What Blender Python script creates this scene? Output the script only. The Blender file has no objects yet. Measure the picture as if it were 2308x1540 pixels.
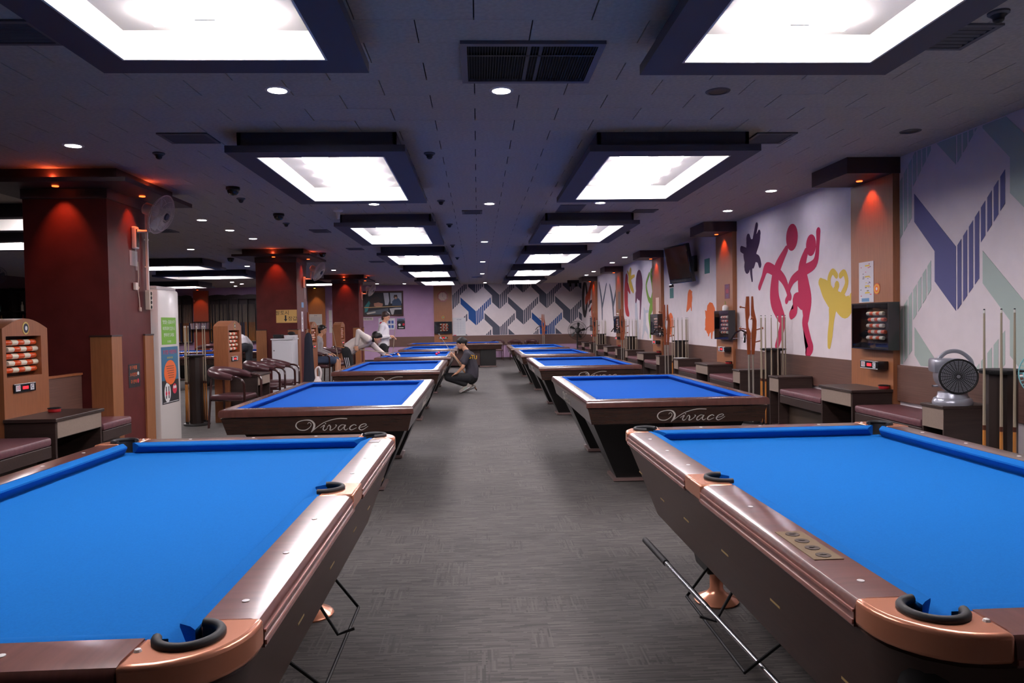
import bpy, bmesh, math, random
from mathutils import Vector, Matrix
random.seed(7)
PI = math.pi
scene = bpy.context.scene
COL = scene.collection
V = Vector

# ---------------------------------------------------------------- camera
cam_d = bpy.data.cameras.new('camera')
cam = bpy.data.objects.new('camera', cam_d)
COL.objects.link(cam)
CAM_F, CAM_YAW, CAM_PITCH, CAM_ROLL, CAM_H = 1643.14, .0465, .02553, .01684, 1.447
_f = V((math.sin(CAM_YAW) * math.cos(CAM_PITCH), math.cos(CAM_YAW) * math.cos(CAM_PITCH), -math.sin(CAM_PITCH)))
_r = V((math.cos(CAM_YAW), -math.sin(CAM_YAW), 0))
_u = _r.cross(_f)
_r2 = _r * math.cos(CAM_ROLL) - _u * math.sin(CAM_ROLL)
_u2 = _r * math.sin(CAM_ROLL) + _u * math.cos(CAM_ROLL)
_m = Matrix((_r2, _u2, -_f)).transposed().to_4x4()
_m.translation = V((0, 0, CAM_H))
cam.matrix_world = _m
cam_d.sensor_width = 36.0
cam_d.lens = 36.0 * CAM_F / 2308.0
cam_d.clip_start = .05
scene.camera = cam

# ---------------------------------------------------------------- world, exposure
world = bpy.data.worlds.new('world'); scene.world = world
world.use_nodes = True
world.node_tree.nodes['Background'].inputs[0].default_value = (.02, .02, .025, 1)
world.node_tree.nodes['Background'].inputs[1].default_value = .2
scene.view_settings.view_transform = 'Standard'
scene.view_settings.look = 'None'
scene.view_settings.gamma = 1
scene.view_settings.use_curve_mapping = False
scene.view_settings.exposure = 0.2
TUBE = 44.0        # emission strength of the fluorescent luminaires
DOWN = 85.0        # emission strength of the round downlights
RED = 12.0          # watts of the red crown lamps
scene.cycles.use_denoising = True
scene.cycles.max_bounces = 6
scene.cycles.diffuse_bounces = 3
scene.cycles.use_adaptive_sampling = True
scene.cycles.use_light_tree = False
scene.cycles.adaptive_threshold = .03
scene.cycles.glossy_bounces = 3
scene.cycles.transparent_max_bounces = 6
scene.cycles.sample_clamp_indirect = 6.0
scene.cycles.caustics_reflective = False
scene.cycles.caustics_refractive = False

CE, FL = 3.018, 2.842          # ceiling, underside of the light frames
XR, YB = 4.186, 29.1           # right wall, back wall

# ---------------------------------------------------------------- materials
def lin(c):
    return tuple(((v / 255.0) / 12.92 if v / 255.0 <= .04045 else ((v / 255.0 + .055) / 1.055) ** 2.4) for v in c)
_MATS = {}
def mat(name, rgb, rough=.5, metal=0.0, emit=0.0, coat=0.0, noise=None, bump=None, grain=None, sheen=0.0, alpha=1.0, trans=0.0, spec=.5):
    """rgb 0-255 sRGB. noise=(scale, amount) mottles the colour; grain=(scale xyz, amount) streaks it; bump=(scale, strength)"""
    if name in _MATS: return _MATS[name]
    m = bpy.data.materials.new(name); m.use_nodes = True
    nt = m.node_tree; b = nt.nodes['Principled BSDF']; L = nt.links
    c = lin(rgb)
    b.inputs['Base Color'].default_value = (*c, 1)
    b.inputs['Roughness'].default_value = rough
    b.inputs['Metallic'].default_value = metal
    b.inputs['Specular IOR Level'].default_value = spec
    if coat: b.inputs['Coat Weight'].default_value = coat; b.inputs['Coat Roughness'].default_value = .17
    if sheen: b.inputs['Sheen Weight'].default_value = sheen; b.inputs['Sheen Roughness'].default_value = .4
    if emit:
        b.inputs['Emission Color'].default_value = (*c, 1); b.inputs['Emission Strength'].default_value = emit
    if trans:
        b.inputs['Transmission Weight'].default_value = trans
    if alpha < 1: b.inputs['Alpha'].default_value = alpha
    if noise or bump or grain:
        tc = nt.nodes.new('ShaderNodeTexCoord')
    def mixed(fac, amt, prev):
        mx = nt.nodes.new('ShaderNodeMix'); mx.data_type = 'RGBA'
        mr = nt.nodes.new('ShaderNodeMapRange')
        mr.inputs[1].default_value = .3; mr.inputs[2].default_value = .7
        L.new(fac, mr.inputs[0])
        L.new(mr.outputs[0], mx.inputs[0])
        if prev is None:
            mx.inputs[6].default_value = (*[max(0, v * (1 - amt)) for v in c], 1)
            mx.inputs[7].default_value = (*[min(1, v * (1 + amt)) for v in c], 1)
        else:
            ml = nt.nodes.new('ShaderNodeVectorMath'); ml.operation = 'SCALE'; ml.inputs['Scale'].default_value = 1 - amt
            mh = nt.nodes.new('ShaderNodeVectorMath'); mh.operation = 'SCALE'; mh.inputs['Scale'].default_value = 1 + amt
            L.new(prev, ml.inputs[0]); L.new(prev, mh.inputs[0])
            L.new(ml.outputs[0], mx.inputs[6]); L.new(mh.outputs[0], mx.inputs[7])
        return mx.outputs[2]
    col = None
    if noise:
        n = nt.nodes.new('ShaderNodeTexNoise'); n.inputs['Scale'].default_value = noise[0]; n.inputs['Detail'].default_value = 3
        L.new(tc.outputs['Object'], n.inputs['Vector']); col = mixed(n.outputs[0], noise[1], col)
    if grain:
        mp = nt.nodes.new('ShaderNodeMapping'); mp.inputs['Scale'].default_value = grain[0]
        n = nt.nodes.new('ShaderNodeTexNoise'); n.inputs['Scale'].default_value = 1; n.inputs['Detail'].default_value = 4
        L.new(tc.outputs['Object'], mp.inputs[0]); L.new(mp.outputs[0], n.inputs['Vector']); col = mixed(n.outputs[0], grain[1], col)
    if col is not None: L.new(col, b.inputs['Base Color'])
    if bump:
        n = nt.nodes.new('ShaderNodeTexNoise'); n.inputs['Scale'].default_value = bump[0]
        L.new(tc.outputs['Object'], n.inputs['Vector'])
        bp = nt.nodes.new('ShaderNodeBump'); bp.inputs['Strength'].default_value = bump[1]; bp.inputs['Distance'].default_value = .004
        L.new(n.outputs[0], bp.inputs['Height']); L.new(bp.outputs[0], b.inputs['Normal'])
    _MATS[name] = m
    return m

def carpet_mat():
    m = bpy.data.materials.new('carpet'); m.use_nodes = True
    nt = m.node_tree; b = nt.nodes['Principled BSDF']; L = nt.links; N = nt.nodes.new
    b.inputs['Roughness'].default_value = .75; b.inputs['Specular IOR Level'].default_value = .5
    tc = N('ShaderNodeTexCoord')
    def streak(sc):
        mp = N('ShaderNodeMapping'); mp.inputs['Scale'].default_value = sc
        n = N('ShaderNodeTexNoise'); n.inputs['Scale'].default_value = 1; n.inputs['Detail'].default_value = 2
        L.new(tc.outputs['Object'], mp.inputs[0]); L.new(mp.outputs[0], n.inputs['Vector']); return n.outputs[0]
    sep = N('ShaderNodeSeparateXYZ'); L.new(tc.outputs['Object'], sep.inputs[0])
    def op(kind, x, y=None):
        n = N('ShaderNodeMath'); n.operation = kind
        for i, q in enumerate((x, y)):
            if q is None: continue
            if isinstance(q, (int, float)): n.inputs[i].default_value = q
            else: L.new(q, n.inputs[i])
        return n.outputs[0]
    def white(x, y=0.0):
        w = N('ShaderNodeTexWhiteNoise'); w.noise_dimensions = '2D'; cb = N('ShaderNodeCombineXYZ')
        for i, q in enumerate((x, y)):
            if isinstance(q, (int, float)): cb.inputs[i].default_value = q
            else: L.new(q, cb.inputs[i])
        L.new(cb.outputs[0], w.inputs['Vector']); return w.outputs['Value']
    def dashes(along, across, fa, fc):          # woven dashes: rows of random length strokes
        row = op('FLOOR', op('MULTIPLY', across, fc)); sh = op('MULTIPLY', white(row, 7.3), 9.0)
        return white(op('FLOOR', op('ADD', op('MULTIPLY', along, fa), sh)), row)
    a = dashes(sep.outputs[0], sep.outputs[1], 9.0, 150.0); c = dashes(sep.outputs[1], sep.outputs[0], 8.0, 120.0)
    sel = dashes(sep.outputs[0], sep.outputs[1], 9.0, 5.0)
    st = N('ShaderNodeMapRange'); st.inputs[1].default_value = .74; st.inputs[2].default_value = .75; L.new(sel, st.inputs[0])
    gate = N('ShaderNodeMapRange'); gate.inputs[1].default_value = .55; gate.inputs[2].default_value = .56; L.new(c, gate.inputs[0])
    mx = N('ShaderNodeMix'); L.new(op('MULTIPLY', st.outputs[0], op('MULTIPLY', gate.outputs[0], .8)), mx.inputs[0]); L.new(a, mx.inputs[2]); L.new(op('FRACT', op('MULTIPLY', c, 7.0)), mx.inputs[3])
    r = N('ShaderNodeValToRGB'); e = r.color_ramp.elements
    e[0].position = 0; e[0].color = (*lin((56, 53, 52)), 1)
    e[1].position = 1; e[1].color = (*lin((94, 89, 86)), 1)
    L.new(mx.outputs[0], r.inputs[0])
    # worn and stained patches
    big = N('ShaderNodeTexNoise'); big.inputs['Scale'].default_value = .9; big.inputs['Detail'].default_value = 5
    L.new(tc.outputs['Object'], big.inputs['Vector'])
    mr = N('ShaderNodeMapRange'); mr.inputs[1].default_value = .3; mr.inputs[2].default_value = .62; mr.inputs[3].default_value = .72; mr.inputs[4].default_value = 1.05
    L.new(big.outputs[0], mr.inputs[0])
    sc = N('ShaderNodeVectorMath'); sc.operation = 'SCALE'; L.new(r.outputs[0], sc.inputs[0]); L.new(mr.outputs[0], sc.inputs['Scale'])
    L.new(sc.outputs[0], b.inputs['Base Color'])
    bp = N('ShaderNodeBump'); bp.inputs['Strength'].default_value = .35; bp.inputs['Distance'].default_value = .003
    L.new(mx.outputs[0], bp.inputs['Height']); L.new(bp.outputs[0], b.inputs['Normal'])
    return m

M_FLOOR = carpet_mat()
M_TILE = mat('ceiling_tile', (194, 186, 172), .9, noise=(38, .10))
M_PLENUM = mat('plenum', (20, 20, 22), .9)
M_FRAME = mat('lamp_frame', (70, 68, 82), .6)
M_WHITE = mat('lamp_white', (236, 232, 226), .6)
M_TUBE = mat('tube_light', (255, 246, 250), .5, emit=TUBE)
M_DOWN = mat('downlight_glow', (246, 240, 255), .5, emit=DOWN)
M_REDGLOW = mat('red_lamp_glow', (255, 84, 34), .5, emit=5)
M_GREYPL = mat('grey_plastic', (96, 94, 98), .6)
M_DARKPL = mat('dark_plastic', (22, 22, 25), .45)
M_WALLP = mat('wall_paint', (240, 229, 231), .8, noise=(5, .03))
M_PURPLE = mat('wall_purple', (196, 160, 194), .8, noise=(4, .03))
M_DADO = mat('dado_wood', (104, 74, 64), .5, grain=((2, 2, 160), .22))
M_PILLAR = mat('pillar_wood', (160, 102, 66), .45, grain=((60, 60, 4), .10))
M_COLUMN = mat('column_paint', (90, 38, 36), .45, spec=.2, noise=(5, .14), bump=(7, .25))
M_TRIMW = mat('column_trim_wood', (150, 96, 58), .45, grain=((60, 60, 4), .12))
M_CROWN = mat('crown_wood', (78, 56, 54), .5)
M_FELT = mat('blue_felt', (22, 102, 178), .95, noise=(220, .06), spec=.08)
M_FELTC = mat('carom_felt', (18, 80, 168), .95, noise=(220, .06), spec=.08)
M_RAIL = mat('rail_wood', (122, 78, 70), .30, coat=1.0, grain=((3, 40, 3), .16))
M_RAILX = mat('rail_wood_short', (122, 78, 70), .30, coat=1.0, grain=((40, 3, 3), .16))
M_APRON = mat('apron_wood', (74, 50, 42), .38, grain=((4, 4, 60), .10))
M_CRAIL = mat('carom_rail', (98, 60, 54), .26, coat=.9, grain=((30, 30, 3), .12))
M_CAROMW = mat('carom_wood', (56, 35, 27), .25, coat=.5, grain=((4, 60, 60), .14))
M_BEAD = mat('rail_bead', (196, 132, 120), .25, metal=.4, coat=.5)
M_COPPER = mat('copper', (238, 160, 126), .27, metal=.55, coat=.4)
M_RUBBER = mat('pocket_rubber', (34, 34, 37), .6)
M_BLACKLEG = mat('black_laminate', (24, 22, 22), .3)
M_PEARL = mat('sight_pearl', (244, 242, 240), .3)
M_GOLD = mat('sight_gold', (206, 178, 120), .35, metal=.5)
M_SILVER = mat('silver_letter', (214, 208, 200), .5)
M_CHROME = mat('chrome', (200, 200, 205), .18, metal=1)
M_BLACK = mat('black_gloss', (12, 12, 14), .12, coat=.6)
M_BLACKM = mat('black_matt', (18, 18, 20), .6)

# ---------------------------------------------------------------- mesh helpers
class MB:
    def __init__(s): s.v = []; s.f = []
    def add(s, vs, fs):
        o = len(s.v); s.v += [tuple(p) for p in vs]; s.f += [tuple(i + o for i in f) for f in fs]; return s
    def box(s, x0, x1, y0, y1, z0, z1, ch=0.0):
        if ch <= 0:
            vs = [(x, y, z) for z in (z0, z1) for y in (y0, y1) for x in (x0, x1)]
            return s.add(vs, [(0, 2, 3, 1), (4, 5, 7, 6), (0, 1, 5, 4), (2, 6, 7, 3), (0, 4, 6, 2), (1, 3, 7, 5)])
        bm = bmesh.new(); bmesh.ops.create_cube(bm, size=1)
        for p in bm.verts:
            p.co = ((x0 + x1) / 2 + p.co.x * (x1 - x0), (y0 + y1) / 2 + p.co.y * (y1 - y0), (z0 + z1) / 2 + p.co.z * (z1 - z0))
        bmesh.ops.bevel(bm, geom=bm.edges[:], offset=ch, segments=2, affect='EDGES', profile=.5)
        bm.verts.index_update()
        s.add([p.co[:] for p in bm.verts], [[q.index for q in f.verts] for f in bm.faces]); bm.free(); return s
    def hexa(s, lo, hi):
        """lo, hi: four corners each, counter-clockwise seen from above"""
        return s.add(list(lo) + list(hi), [(3, 2, 1, 0), (4, 5, 6, 7), (0, 1, 5, 4), (1, 2, 6, 5), (2, 3, 7, 6), (3, 0, 4, 7)])
    def cyl(s, p0, p1, r0, r1=None, n=12, caps=True):
        r1 = r0 if r1 is None else r1
        return s.tube([p0, p1], [r0, r1], n, caps)
    def tube(s, pts, r, n=8, caps=True, closed=False, flat=1.0, up=None):
        pts = [V(p) for p in pts]; m = len(pts)
        rs = r if isinstance(r, (list, tuple)) else [r] * m
        vs, fs = [], []; a = None
        for i, p in enumerate(pts):
            if closed: t = pts[(i + 1) % m] - pts[i - 1]
            else: t = pts[min(i + 1, m - 1)] - pts[max(i - 1, 0)]
            t = t.normalized() if t.length > 1e-9 else V((0, 0, 1))
            if a is None:
                h = V(up) if up else (V((0, 0, 1)) if abs(t.z) < .9 else V((1, 0, 0)))
                a = (h - t * h.dot(t)).normalized()
            else:
                a = a - t * a.dot(t); a = a.normalized() if a.length > 1e-6 else t.orthogonal().normalized()
            b = t.cross(a)
            for k in range(n):
                w = 2 * PI * k / n
                vs.append(p + a * math.cos(w) * rs[i] * flat + b * math.sin(w) * rs[i])
        for i in range(m if closed else m - 1):
            j = (i + 1) % m
            for k in range(n):
                l = (k + 1) % n; fs.append((i * n + k, i * n + l, j * n + l, j * n + k))
        if caps and not closed:
            fs.append(tuple(range(n - 1, -1, -1))); fs.append(tuple((m - 1) * n + k for k in range(n)))
        return s.add(vs, fs)
    def lathe(s, prof, n=20, c=(0, 0, 0), ax='z', a0=0, a1=2 * PI):
        full = abs(a1 - a0 - 2 * PI) < 1e-6; m = n if full else n + 1
        vs, fs = [], []
        for r, z in prof:
            for k in range(m):
                w = a0 + (a1 - a0) * k / n; x, y = r * math.cos(w), r * math.sin(w)
                q = (x, y, z) if ax == 'z' else ((z, x, y) if ax == 'x' else (y, z, x))
                vs.append((q[0] + c[0], q[1] + c[1], q[2] + c[2]))
        for i in range(len(prof) - 1):
            for k in range(n):
                l = (k + 1) % m; fs.append((i * m + k, i * m + l, (i + 1) * m + l, (i + 1) * m + k))
        if full:
            if prof[0][0] > 1e-5: fs.append(tuple(range(m - 1, -1, -1)))
            if prof[-1][0] > 1e-5: fs.append(tuple((len(prof) - 1) * m + k for k in range(m)))
        return s.add(vs, fs)
    def prism(s, poly, w0, w1, fn=None):
        """poly of (u, v) extruded over w; fn(u, v, w) -> xyz, default identity"""
        fn = fn or (lambda u, v, w: (u, v, w)); n = len(poly)
        vs = [fn(u, v, w0) for u, v in poly] + [fn(u, v, w1) for u, v in poly]
        fs = [tuple(range(n - 1, -1, -1)), tuple(range(n, 2 * n))] + [(i, (i + 1) % n, (i + 1) % n + n, i + n) for i in range(n)]
        return s.add(vs, fs)
    def sphere(s, c, r, n=12, sc=(1, 1, 1)):
        m = max(4, n // 2); prof = []
        vs = [(c[0], c[1], c[2] - r * sc[2])]; fs = []
        for i in range(1, m):
            t = -PI / 2 + PI * i / m
            for k in range(n):
                w = 2 * PI * k / n
                vs.append((c[0] + r * sc[0] * math.cos(t) * math.cos(w), c[1] + r * sc[1] * math.cos(t) * math.sin(w), c[2] + r * sc[2] * math.sin(t)))
        vs.append((c[0], c[1], c[2] + r * sc[2])); e = len(vs) - 1
        for k in range(n):
            l = (k + 1) % n; fs.append((0, 1 + l, 1 + k)); fs.append((e, 1 + (m - 2) * n + k, 1 + (m - 2) * n + l))
            for i in range(m - 2): fs.append((1 + i * n + k, 1 + i * n + l, 1 + (i + 1) * n + l, 1 + (i + 1) * n + k))
        return s.add(vs, fs)
    def tf(s, M):
        s.v = [tuple(M @ V(p)) for p in s.v]; return s
    def mesh(s, name, fix=True):
        me = bpy.data.meshes.new(name); me.from_pydata(s.v, [], s.f); me.update()
        if fix:
            bm = bmesh.new(); bm.from_mesh(me); bmesh.ops.recalc_face_normals(bm, faces=bm.faces[:]); bm.to_mesh(me); bm.free()
        return me
    def build(s, name, m=None, parent=None, smooth=False, loc=None, rot=None, bevel=0.0, seg=2):
        me = s.mesh(name)
        return link(name, me, m, parent, smooth, loc, rot, bevel, seg)

def link(name, me, m=None, parent=None, smooth=False, loc=None, rot=None, bevel=0.0, seg=2):
    o = bpy.data.objects.new(name, me); COL.objects.link(o)
    if m is not None and not me.materials: me.materials.append(m)
    if smooth:
        me.polygons.foreach_set('use_smooth', [True] * len(me.polygons))
        me.set_sharp_from_angle(angle=math.radians(38 if smooth is True else smooth))
    if parent is not None: o.parent = parent
    if loc is not None: o.location = loc
    if rot is not None: o.rotation_euler = rot
    if bevel:
        md = o.modifiers.new('bevel', 'BEVEL'); md.width = bevel; md.segments = seg; md.limit_method = 'ANGLE'; md.angle_limit = math.radians(40)
        me.polygons.foreach_set('use_smooth', [True] * len(me.polygons)); md.harden_normals = False
        me.set_sharp_from_angle(angle=math.radians(50))
    return o
def tag(o, label, cat, group=None):
    o['label'] = label; o['category'] = cat
    if group: o['group'] = group
    return o
def thing(name, label, cat, loc=(0, 0, 0), rz=0.0, group=None):
    o = bpy.data.objects.new(name, None); COL.objects.link(o); o.empty_display_size = .1
    o.location = loc; o.rotation_euler = (0, 0, rz)
    return tag(o, label, cat, group)
def struct(o): o['kind'] = 'structure'; return o
def dup(root, loc=None, rz=None, label=None, group=None, parent=None):
    c = root.copy(); COL.objects.link(c)
    if parent is not None: c.parent = parent
    if loc is not None: c.location = loc
    if rz is not None: c.rotation_euler = (0, 0, rz)
    if label: c['label'] = label
    if group: c['group'] = group
    for ch in list(root.children): dup(ch, parent=c)
    return c
def bx(name, m, parent, x0, x1, y0, y1, z0, z1, ch=0.0, bevel=0.0):
    return MB().box(x0, x1, y0, y1, z0, z1, ch).build(name, m, parent, bevel=bevel)
def text_mesh(body, size, depth=.001, align='CENTER', name='lettering', spacing=1.0):
    cu = bpy.data.curves.new(name, 'FONT'); cu.body = body; cu.size = size; cu.extrude = depth
    cu.align_x = align; cu.align_y = 'CENTER'; cu.space_character = spacing; cu.resolution_u = 3
    o = bpy.data.objects.new(name, cu); COL.objects.link(o)
    me = bpy.data.meshes.new_from_object(o); bpy.data.objects.remove(o); bpy.data.curves.remove(cu)
    return me
def text(body, size, m, parent, loc, rot, depth=.001, name='lettering', align='CENTER'):
    return link(name, text_mesh(body, size, depth, align), m, parent, False, loc, rot)
def spline(pts, n=8):
    out = []; P = [V((*p, 0)) if len(p) == 2 else V(p) for p in pts]
    for i in range(len(P) - 1):
        p0, p1, p2, p3 = P[max(i - 1, 0)], P[i], P[i + 1], P[min(i + 2, len(P) - 1)]
        for k in range(n):
            t = k / n
            out.append(.5 * ((2 * p1) + (p2 - p0) * t + (2 * p0 - 5 * p1 + 4 * p2 - p3) * t * t + (3 * p1 - p0 - 3 * p2 + p3) * t ** 3))
    out.append(P[-1]); return out
# rotations that stand a text (drawn in XY, facing +Z) on a wall
FACE_NY = (PI / 2, 0, 0)            # read by someone looking towards +Y
FACE_NX = (PI / 2, 0, -PI / 2)      # on the right wall, faces -X
FACE_PX = (PI / 2, 0, PI / 2)       # faces +X
# ================================================================ structure
X_L, Y_F = -13.2, -4.0
struct(bx('floor', M_FLOOR, None, X_L, XR + .3, Y_F, YB + .3, -.1, 0))
ceiling = struct(bx('ceiling', M_PLENUM, None, X_L, XR + .3, Y_F, YB + .3, CE + .012, CE + .14))
wall_right = struct(bx('wall_right', M_WALLP, None, XR, XR + .3, Y_F, YB + .3, 0, CE + .012))
wall_back = struct(bx('wall_back', M_PURPLE, None, X_L, XR, YB, YB + .3, 0, CE + .012))
wall_left = struct(bx('wall_left', mat('wall_left_paint', (84, 62, 66), .8), None, X_L - .3, X_L, Y_F, YB + .3, 0, CE + .012))
wall_front = struct(bx('wall_front', mat('wall_front_paint', (110, 96, 98), .8), None, X_L, XR, Y_F - .3, Y_F, 0, CE + .012))
# ceiling tiles laid in running bond: the largest 300 in view one by one, the rest as one sheet of tiles
TW, TD = .6145, .311
tile_me = MB().box(-TW / 2 + .0036, TW / 2 - .0036, -TD / 2 + .0006, TD / 2 - .0006, 0, .012).mesh('ceiling_tile'); tile_me.materials.append(M_TILE)
spots = []; cut = []
r0 = 3.818
for row in range(int((Y_F - r0) / TD), int((YB - r0) / TD) + 1):
    y = r0 + (row + .5) * TD
    off = .007 + (TW / 2 if row % 2 == 0 else 0) + TW / 2
    for k in range(-24, 9):
        x = off + k * TW
        if x - TW / 2 < X_L or x + TW / 2 > XR or y - TD / 2 < Y_F or y + TD / 2 > YB:
            a, b, c, d = max(x - TW / 2, X_L), min(x + TW / 2, XR), max(y - TD / 2, Y_F), min(y + TD / 2, YB)
            if b - a > .02 and d - c > .02: cut.append((a, b, c, d))
            continue
        spots.append((x, y))
def in_view(x, y): return 3.0 < y and -.64 < (x - .0465 * y) / y < .72
near = sorted([s for s in spots if in_view(*s)], key=lambda s: s[1] ** 2 + .15 * s[0] ** 2)[:300]
ns = set(near)
for x, y in near:
    o = link('ceiling_tile', tile_me, None, ceiling); o.location = (x, y, CE)
rest = MB()
for x, y in spots:
    if (x, y) in ns: continue
    rest.box(x - TW / 2 + .0036, x + TW / 2 - .0036, y - TD / 2 + .0006, y + TD / 2 - .0006, CE, CE + .012)
for a, b, c, d in cut: rest.box(a + .002, b - .002, c + .0006, d - .0006, CE, CE + .012)
o = link('ceiling_tiles', rest.mesh('ceiling_tiles', fix=False), M_TILE, ceiling); o['kind'] = 'stuff'

# ---------------------------------------------------------------- ceiling light panels
def light_panel(label, x, y, group, length=2.53, width=1.43):
    """x, y: corner nearest the camera on the left"""
    t = thing('ceiling_light_panel', label, 'ceiling light', (x + width / 2, y + length / 2, FL), 0, group)
    w, l = width / 2, length / 2; ox, oy = w - .20, l - .20
    fr = MB()
    for a in ((-w, w, -l, -oy - .012), (-w, w, oy + .012, l), (-w, -ox - .012, -oy - .012, oy + .012), (ox + .012, w, -oy - .012, oy + .012)): fr.box(a[0], a[1], a[2], a[3], 0, .055)
    fr.build('frame', M_FRAME, t)
    up = MB(); i = .075; w2, l2 = w - i, l - i; h = CE - FL
    for a in ((-w2, w2, -l2, -l2 + .03), (-w2, w2, l2 - .03, l2), (-w2, -w2 + .03, -l2, l2), (w2 - .03, w2, -l2, l2)): up.box(a[0], a[1], a[2], a[3], .055, h)
    up.build('upper_box', M_FRAME, t)
    inn = MB()
    for a in ((-ox - .012, ox + .012, -oy - .012, -oy), (-ox - .012, ox + .012, oy, oy + .012), (-ox - .012, -ox, -oy, oy), (ox, ox + .012, -oy, oy)): inn.box(a[0], a[1], a[2], a[3], .001, h - .012)
    inn.build('reflector_wall', M_WHITE, t)
    MB().box(-ox - .012, ox + .012, -oy - .012, oy + .012, h - .024, h - .012).build('reflector_top', M_WHITE, t)
    for k in range(5):
        yy = -oy + (k + .5) * 2 * oy / 5
        lu = MB().hexa([(-.28, yy - .04, h - .075), (.28, yy - .04, h - .075), (.28, yy + .04, h - .075), (-.28, yy + .04, h - .075)], [(-.30, yy - .055, h - .024), (.30, yy - .055, h - .024), (.30, yy + .055, h - .024), (-.30, yy + .055, h - .024)]).build('luminaire', M_TUBE, t)
        MB().box(-.05, .05, yy - .07, yy - .056, h - .085, h - .03).build('bracket', M_WHITE, lu)
    return t
PANELX_R = (.945, .945, .925, .91, .905, .88)
PANELY = (1.61, 5.98, 10.42, 14.8, 19.4, 23.95)
ORD = ('nearest the camera', 'second from the camera', 'third from the camera', 'fourth from the camera', 'fifth from the camera', 'farthest, next to the back wall')
for i in range(6):
    light_panel('framed white ceiling light panel of the right row, ' + ORD[i], PANELX_R[i], PANELY[i], 'ceiling light panels')
for i in range(6):
    light_panel('framed white ceiling light panel of the left row, ' + ORD[i], (-2.005, -1.99, -1.995, -2.0, -2.02, -2.04)[i], PANELY[i] - .04, 'ceiling light panels')
for (x, y, w, l, d) in ((-7.0, 9.2, 2.53, 1.43, 'left hall, seen high left of the near red column'), (-8.9, 11.7, 2.53, 1.43, 'left hall, lower one left of the near red column'),
                        (-8.6, 16.6, 2.53, 1.43, 'left hall, highest one between the near and middle columns'), (-8.7, 20.0, 2.53, 1.43, 'left hall, middle one between the near and middle columns'), (-11.0, 24.7, 1.8, 1.43, 'left hall, lowest one above the white cooler'), (-6.6, 24.2, 2.53, 1.43, 'left hall, seen between the middle and far columns')):
    light_panel('ceiling light panel of the ' + d, x, y, 'ceiling light panels of the left hall', l, w)
# ================================================================ tables
def vivace_mesh(h):
    """the word Vivace as pen strokes, about 6 units wide for 1.2 high, scaled to height h"""
    S = [
     ([(1190,632),(1200,619),(1218,628),(1212,655),(1170,685),(1118,682),(1092,650),(1108,615),(1158,598),(1215,600),(1243,632),(1238,668),(1214,706)], [3,4,4,4,5,6,8,6,5,9,13,14,5]),
     ([(1214,706),(1262,665),(1320,625),(1390,599),(1455,589),(1520,592)], [4,4,4,5,5,6]),
     ([(1292,668),(1328,645),(1314,680),(1328,692),(1352,672)], [2,6,7,5,2]),
     ([(1335,634),(1341,629)], [6,6]),
     ([(1348,668),(1366,646),(1377,662),(1372,692),(1402,680),(1428,652),(1418,645)], [2,5,8,6,3,5,5]),
     ([(1500,652),(1475,645),(1446,665),(1441,688),(1460,691),(1490,662),(1502,648),(1489,680),(1502,693),(1522,680)], [4,4,7,7,4,3,7,7,5,2]),
     ([(1592,656),(1575,646),(1547,660),(1535,682),(1552,693),(1594,674)], [5,4,7,8,5,2]),
     ([(1608,674),(1646,668),(1676,652),(1662,641),(1628,654),(1614,682),(1638,696),(1690,664)], [2,3,4,4,6,8,5,2])]
    mb = MB(); k = h / 125.0
    for pts, ws in S:
        n = 5; P = spline([((x - 1395) * k, (650 - y) * k) for x, y in pts], n); m = len(P)
        vs = []
        for i, p in enumerate(P):
            t = (P[min(i + 1, m - 1)] - P[max(i - 1, 0)]).normalized(); nn = V((-t.y, t.x, 0))
            j = i / n; a = int(min(j, len(ws) - 1)); b = min(a + 1, len(ws) - 1); w = (ws[a] + (ws[b] - ws[a]) * (j - a)) * k * .62
            vs += [p + nn * w, p - nn * w]
        top = [(q.x, q.y, .0015) for q in vs]; bot = [(q.x, q.y, 0) for q in vs]; N = len(vs)
        fs = []
        for i in range(m - 1):
            a = 2 * i; fs += [(a, a + 1, a + 3, a + 2), (N + a, N + a + 2, N + a + 3, N + a + 1), (a, a + 2, N + a + 2, N + a), (a + 1, N + a + 1, N + a + 3, a + 3)]
        mb.add(top + bot, fs)
    me = mb.mesh('lettering'); me.materials.append(M_SILVER); return me
VIV = vivace_mesh(.120)

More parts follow.
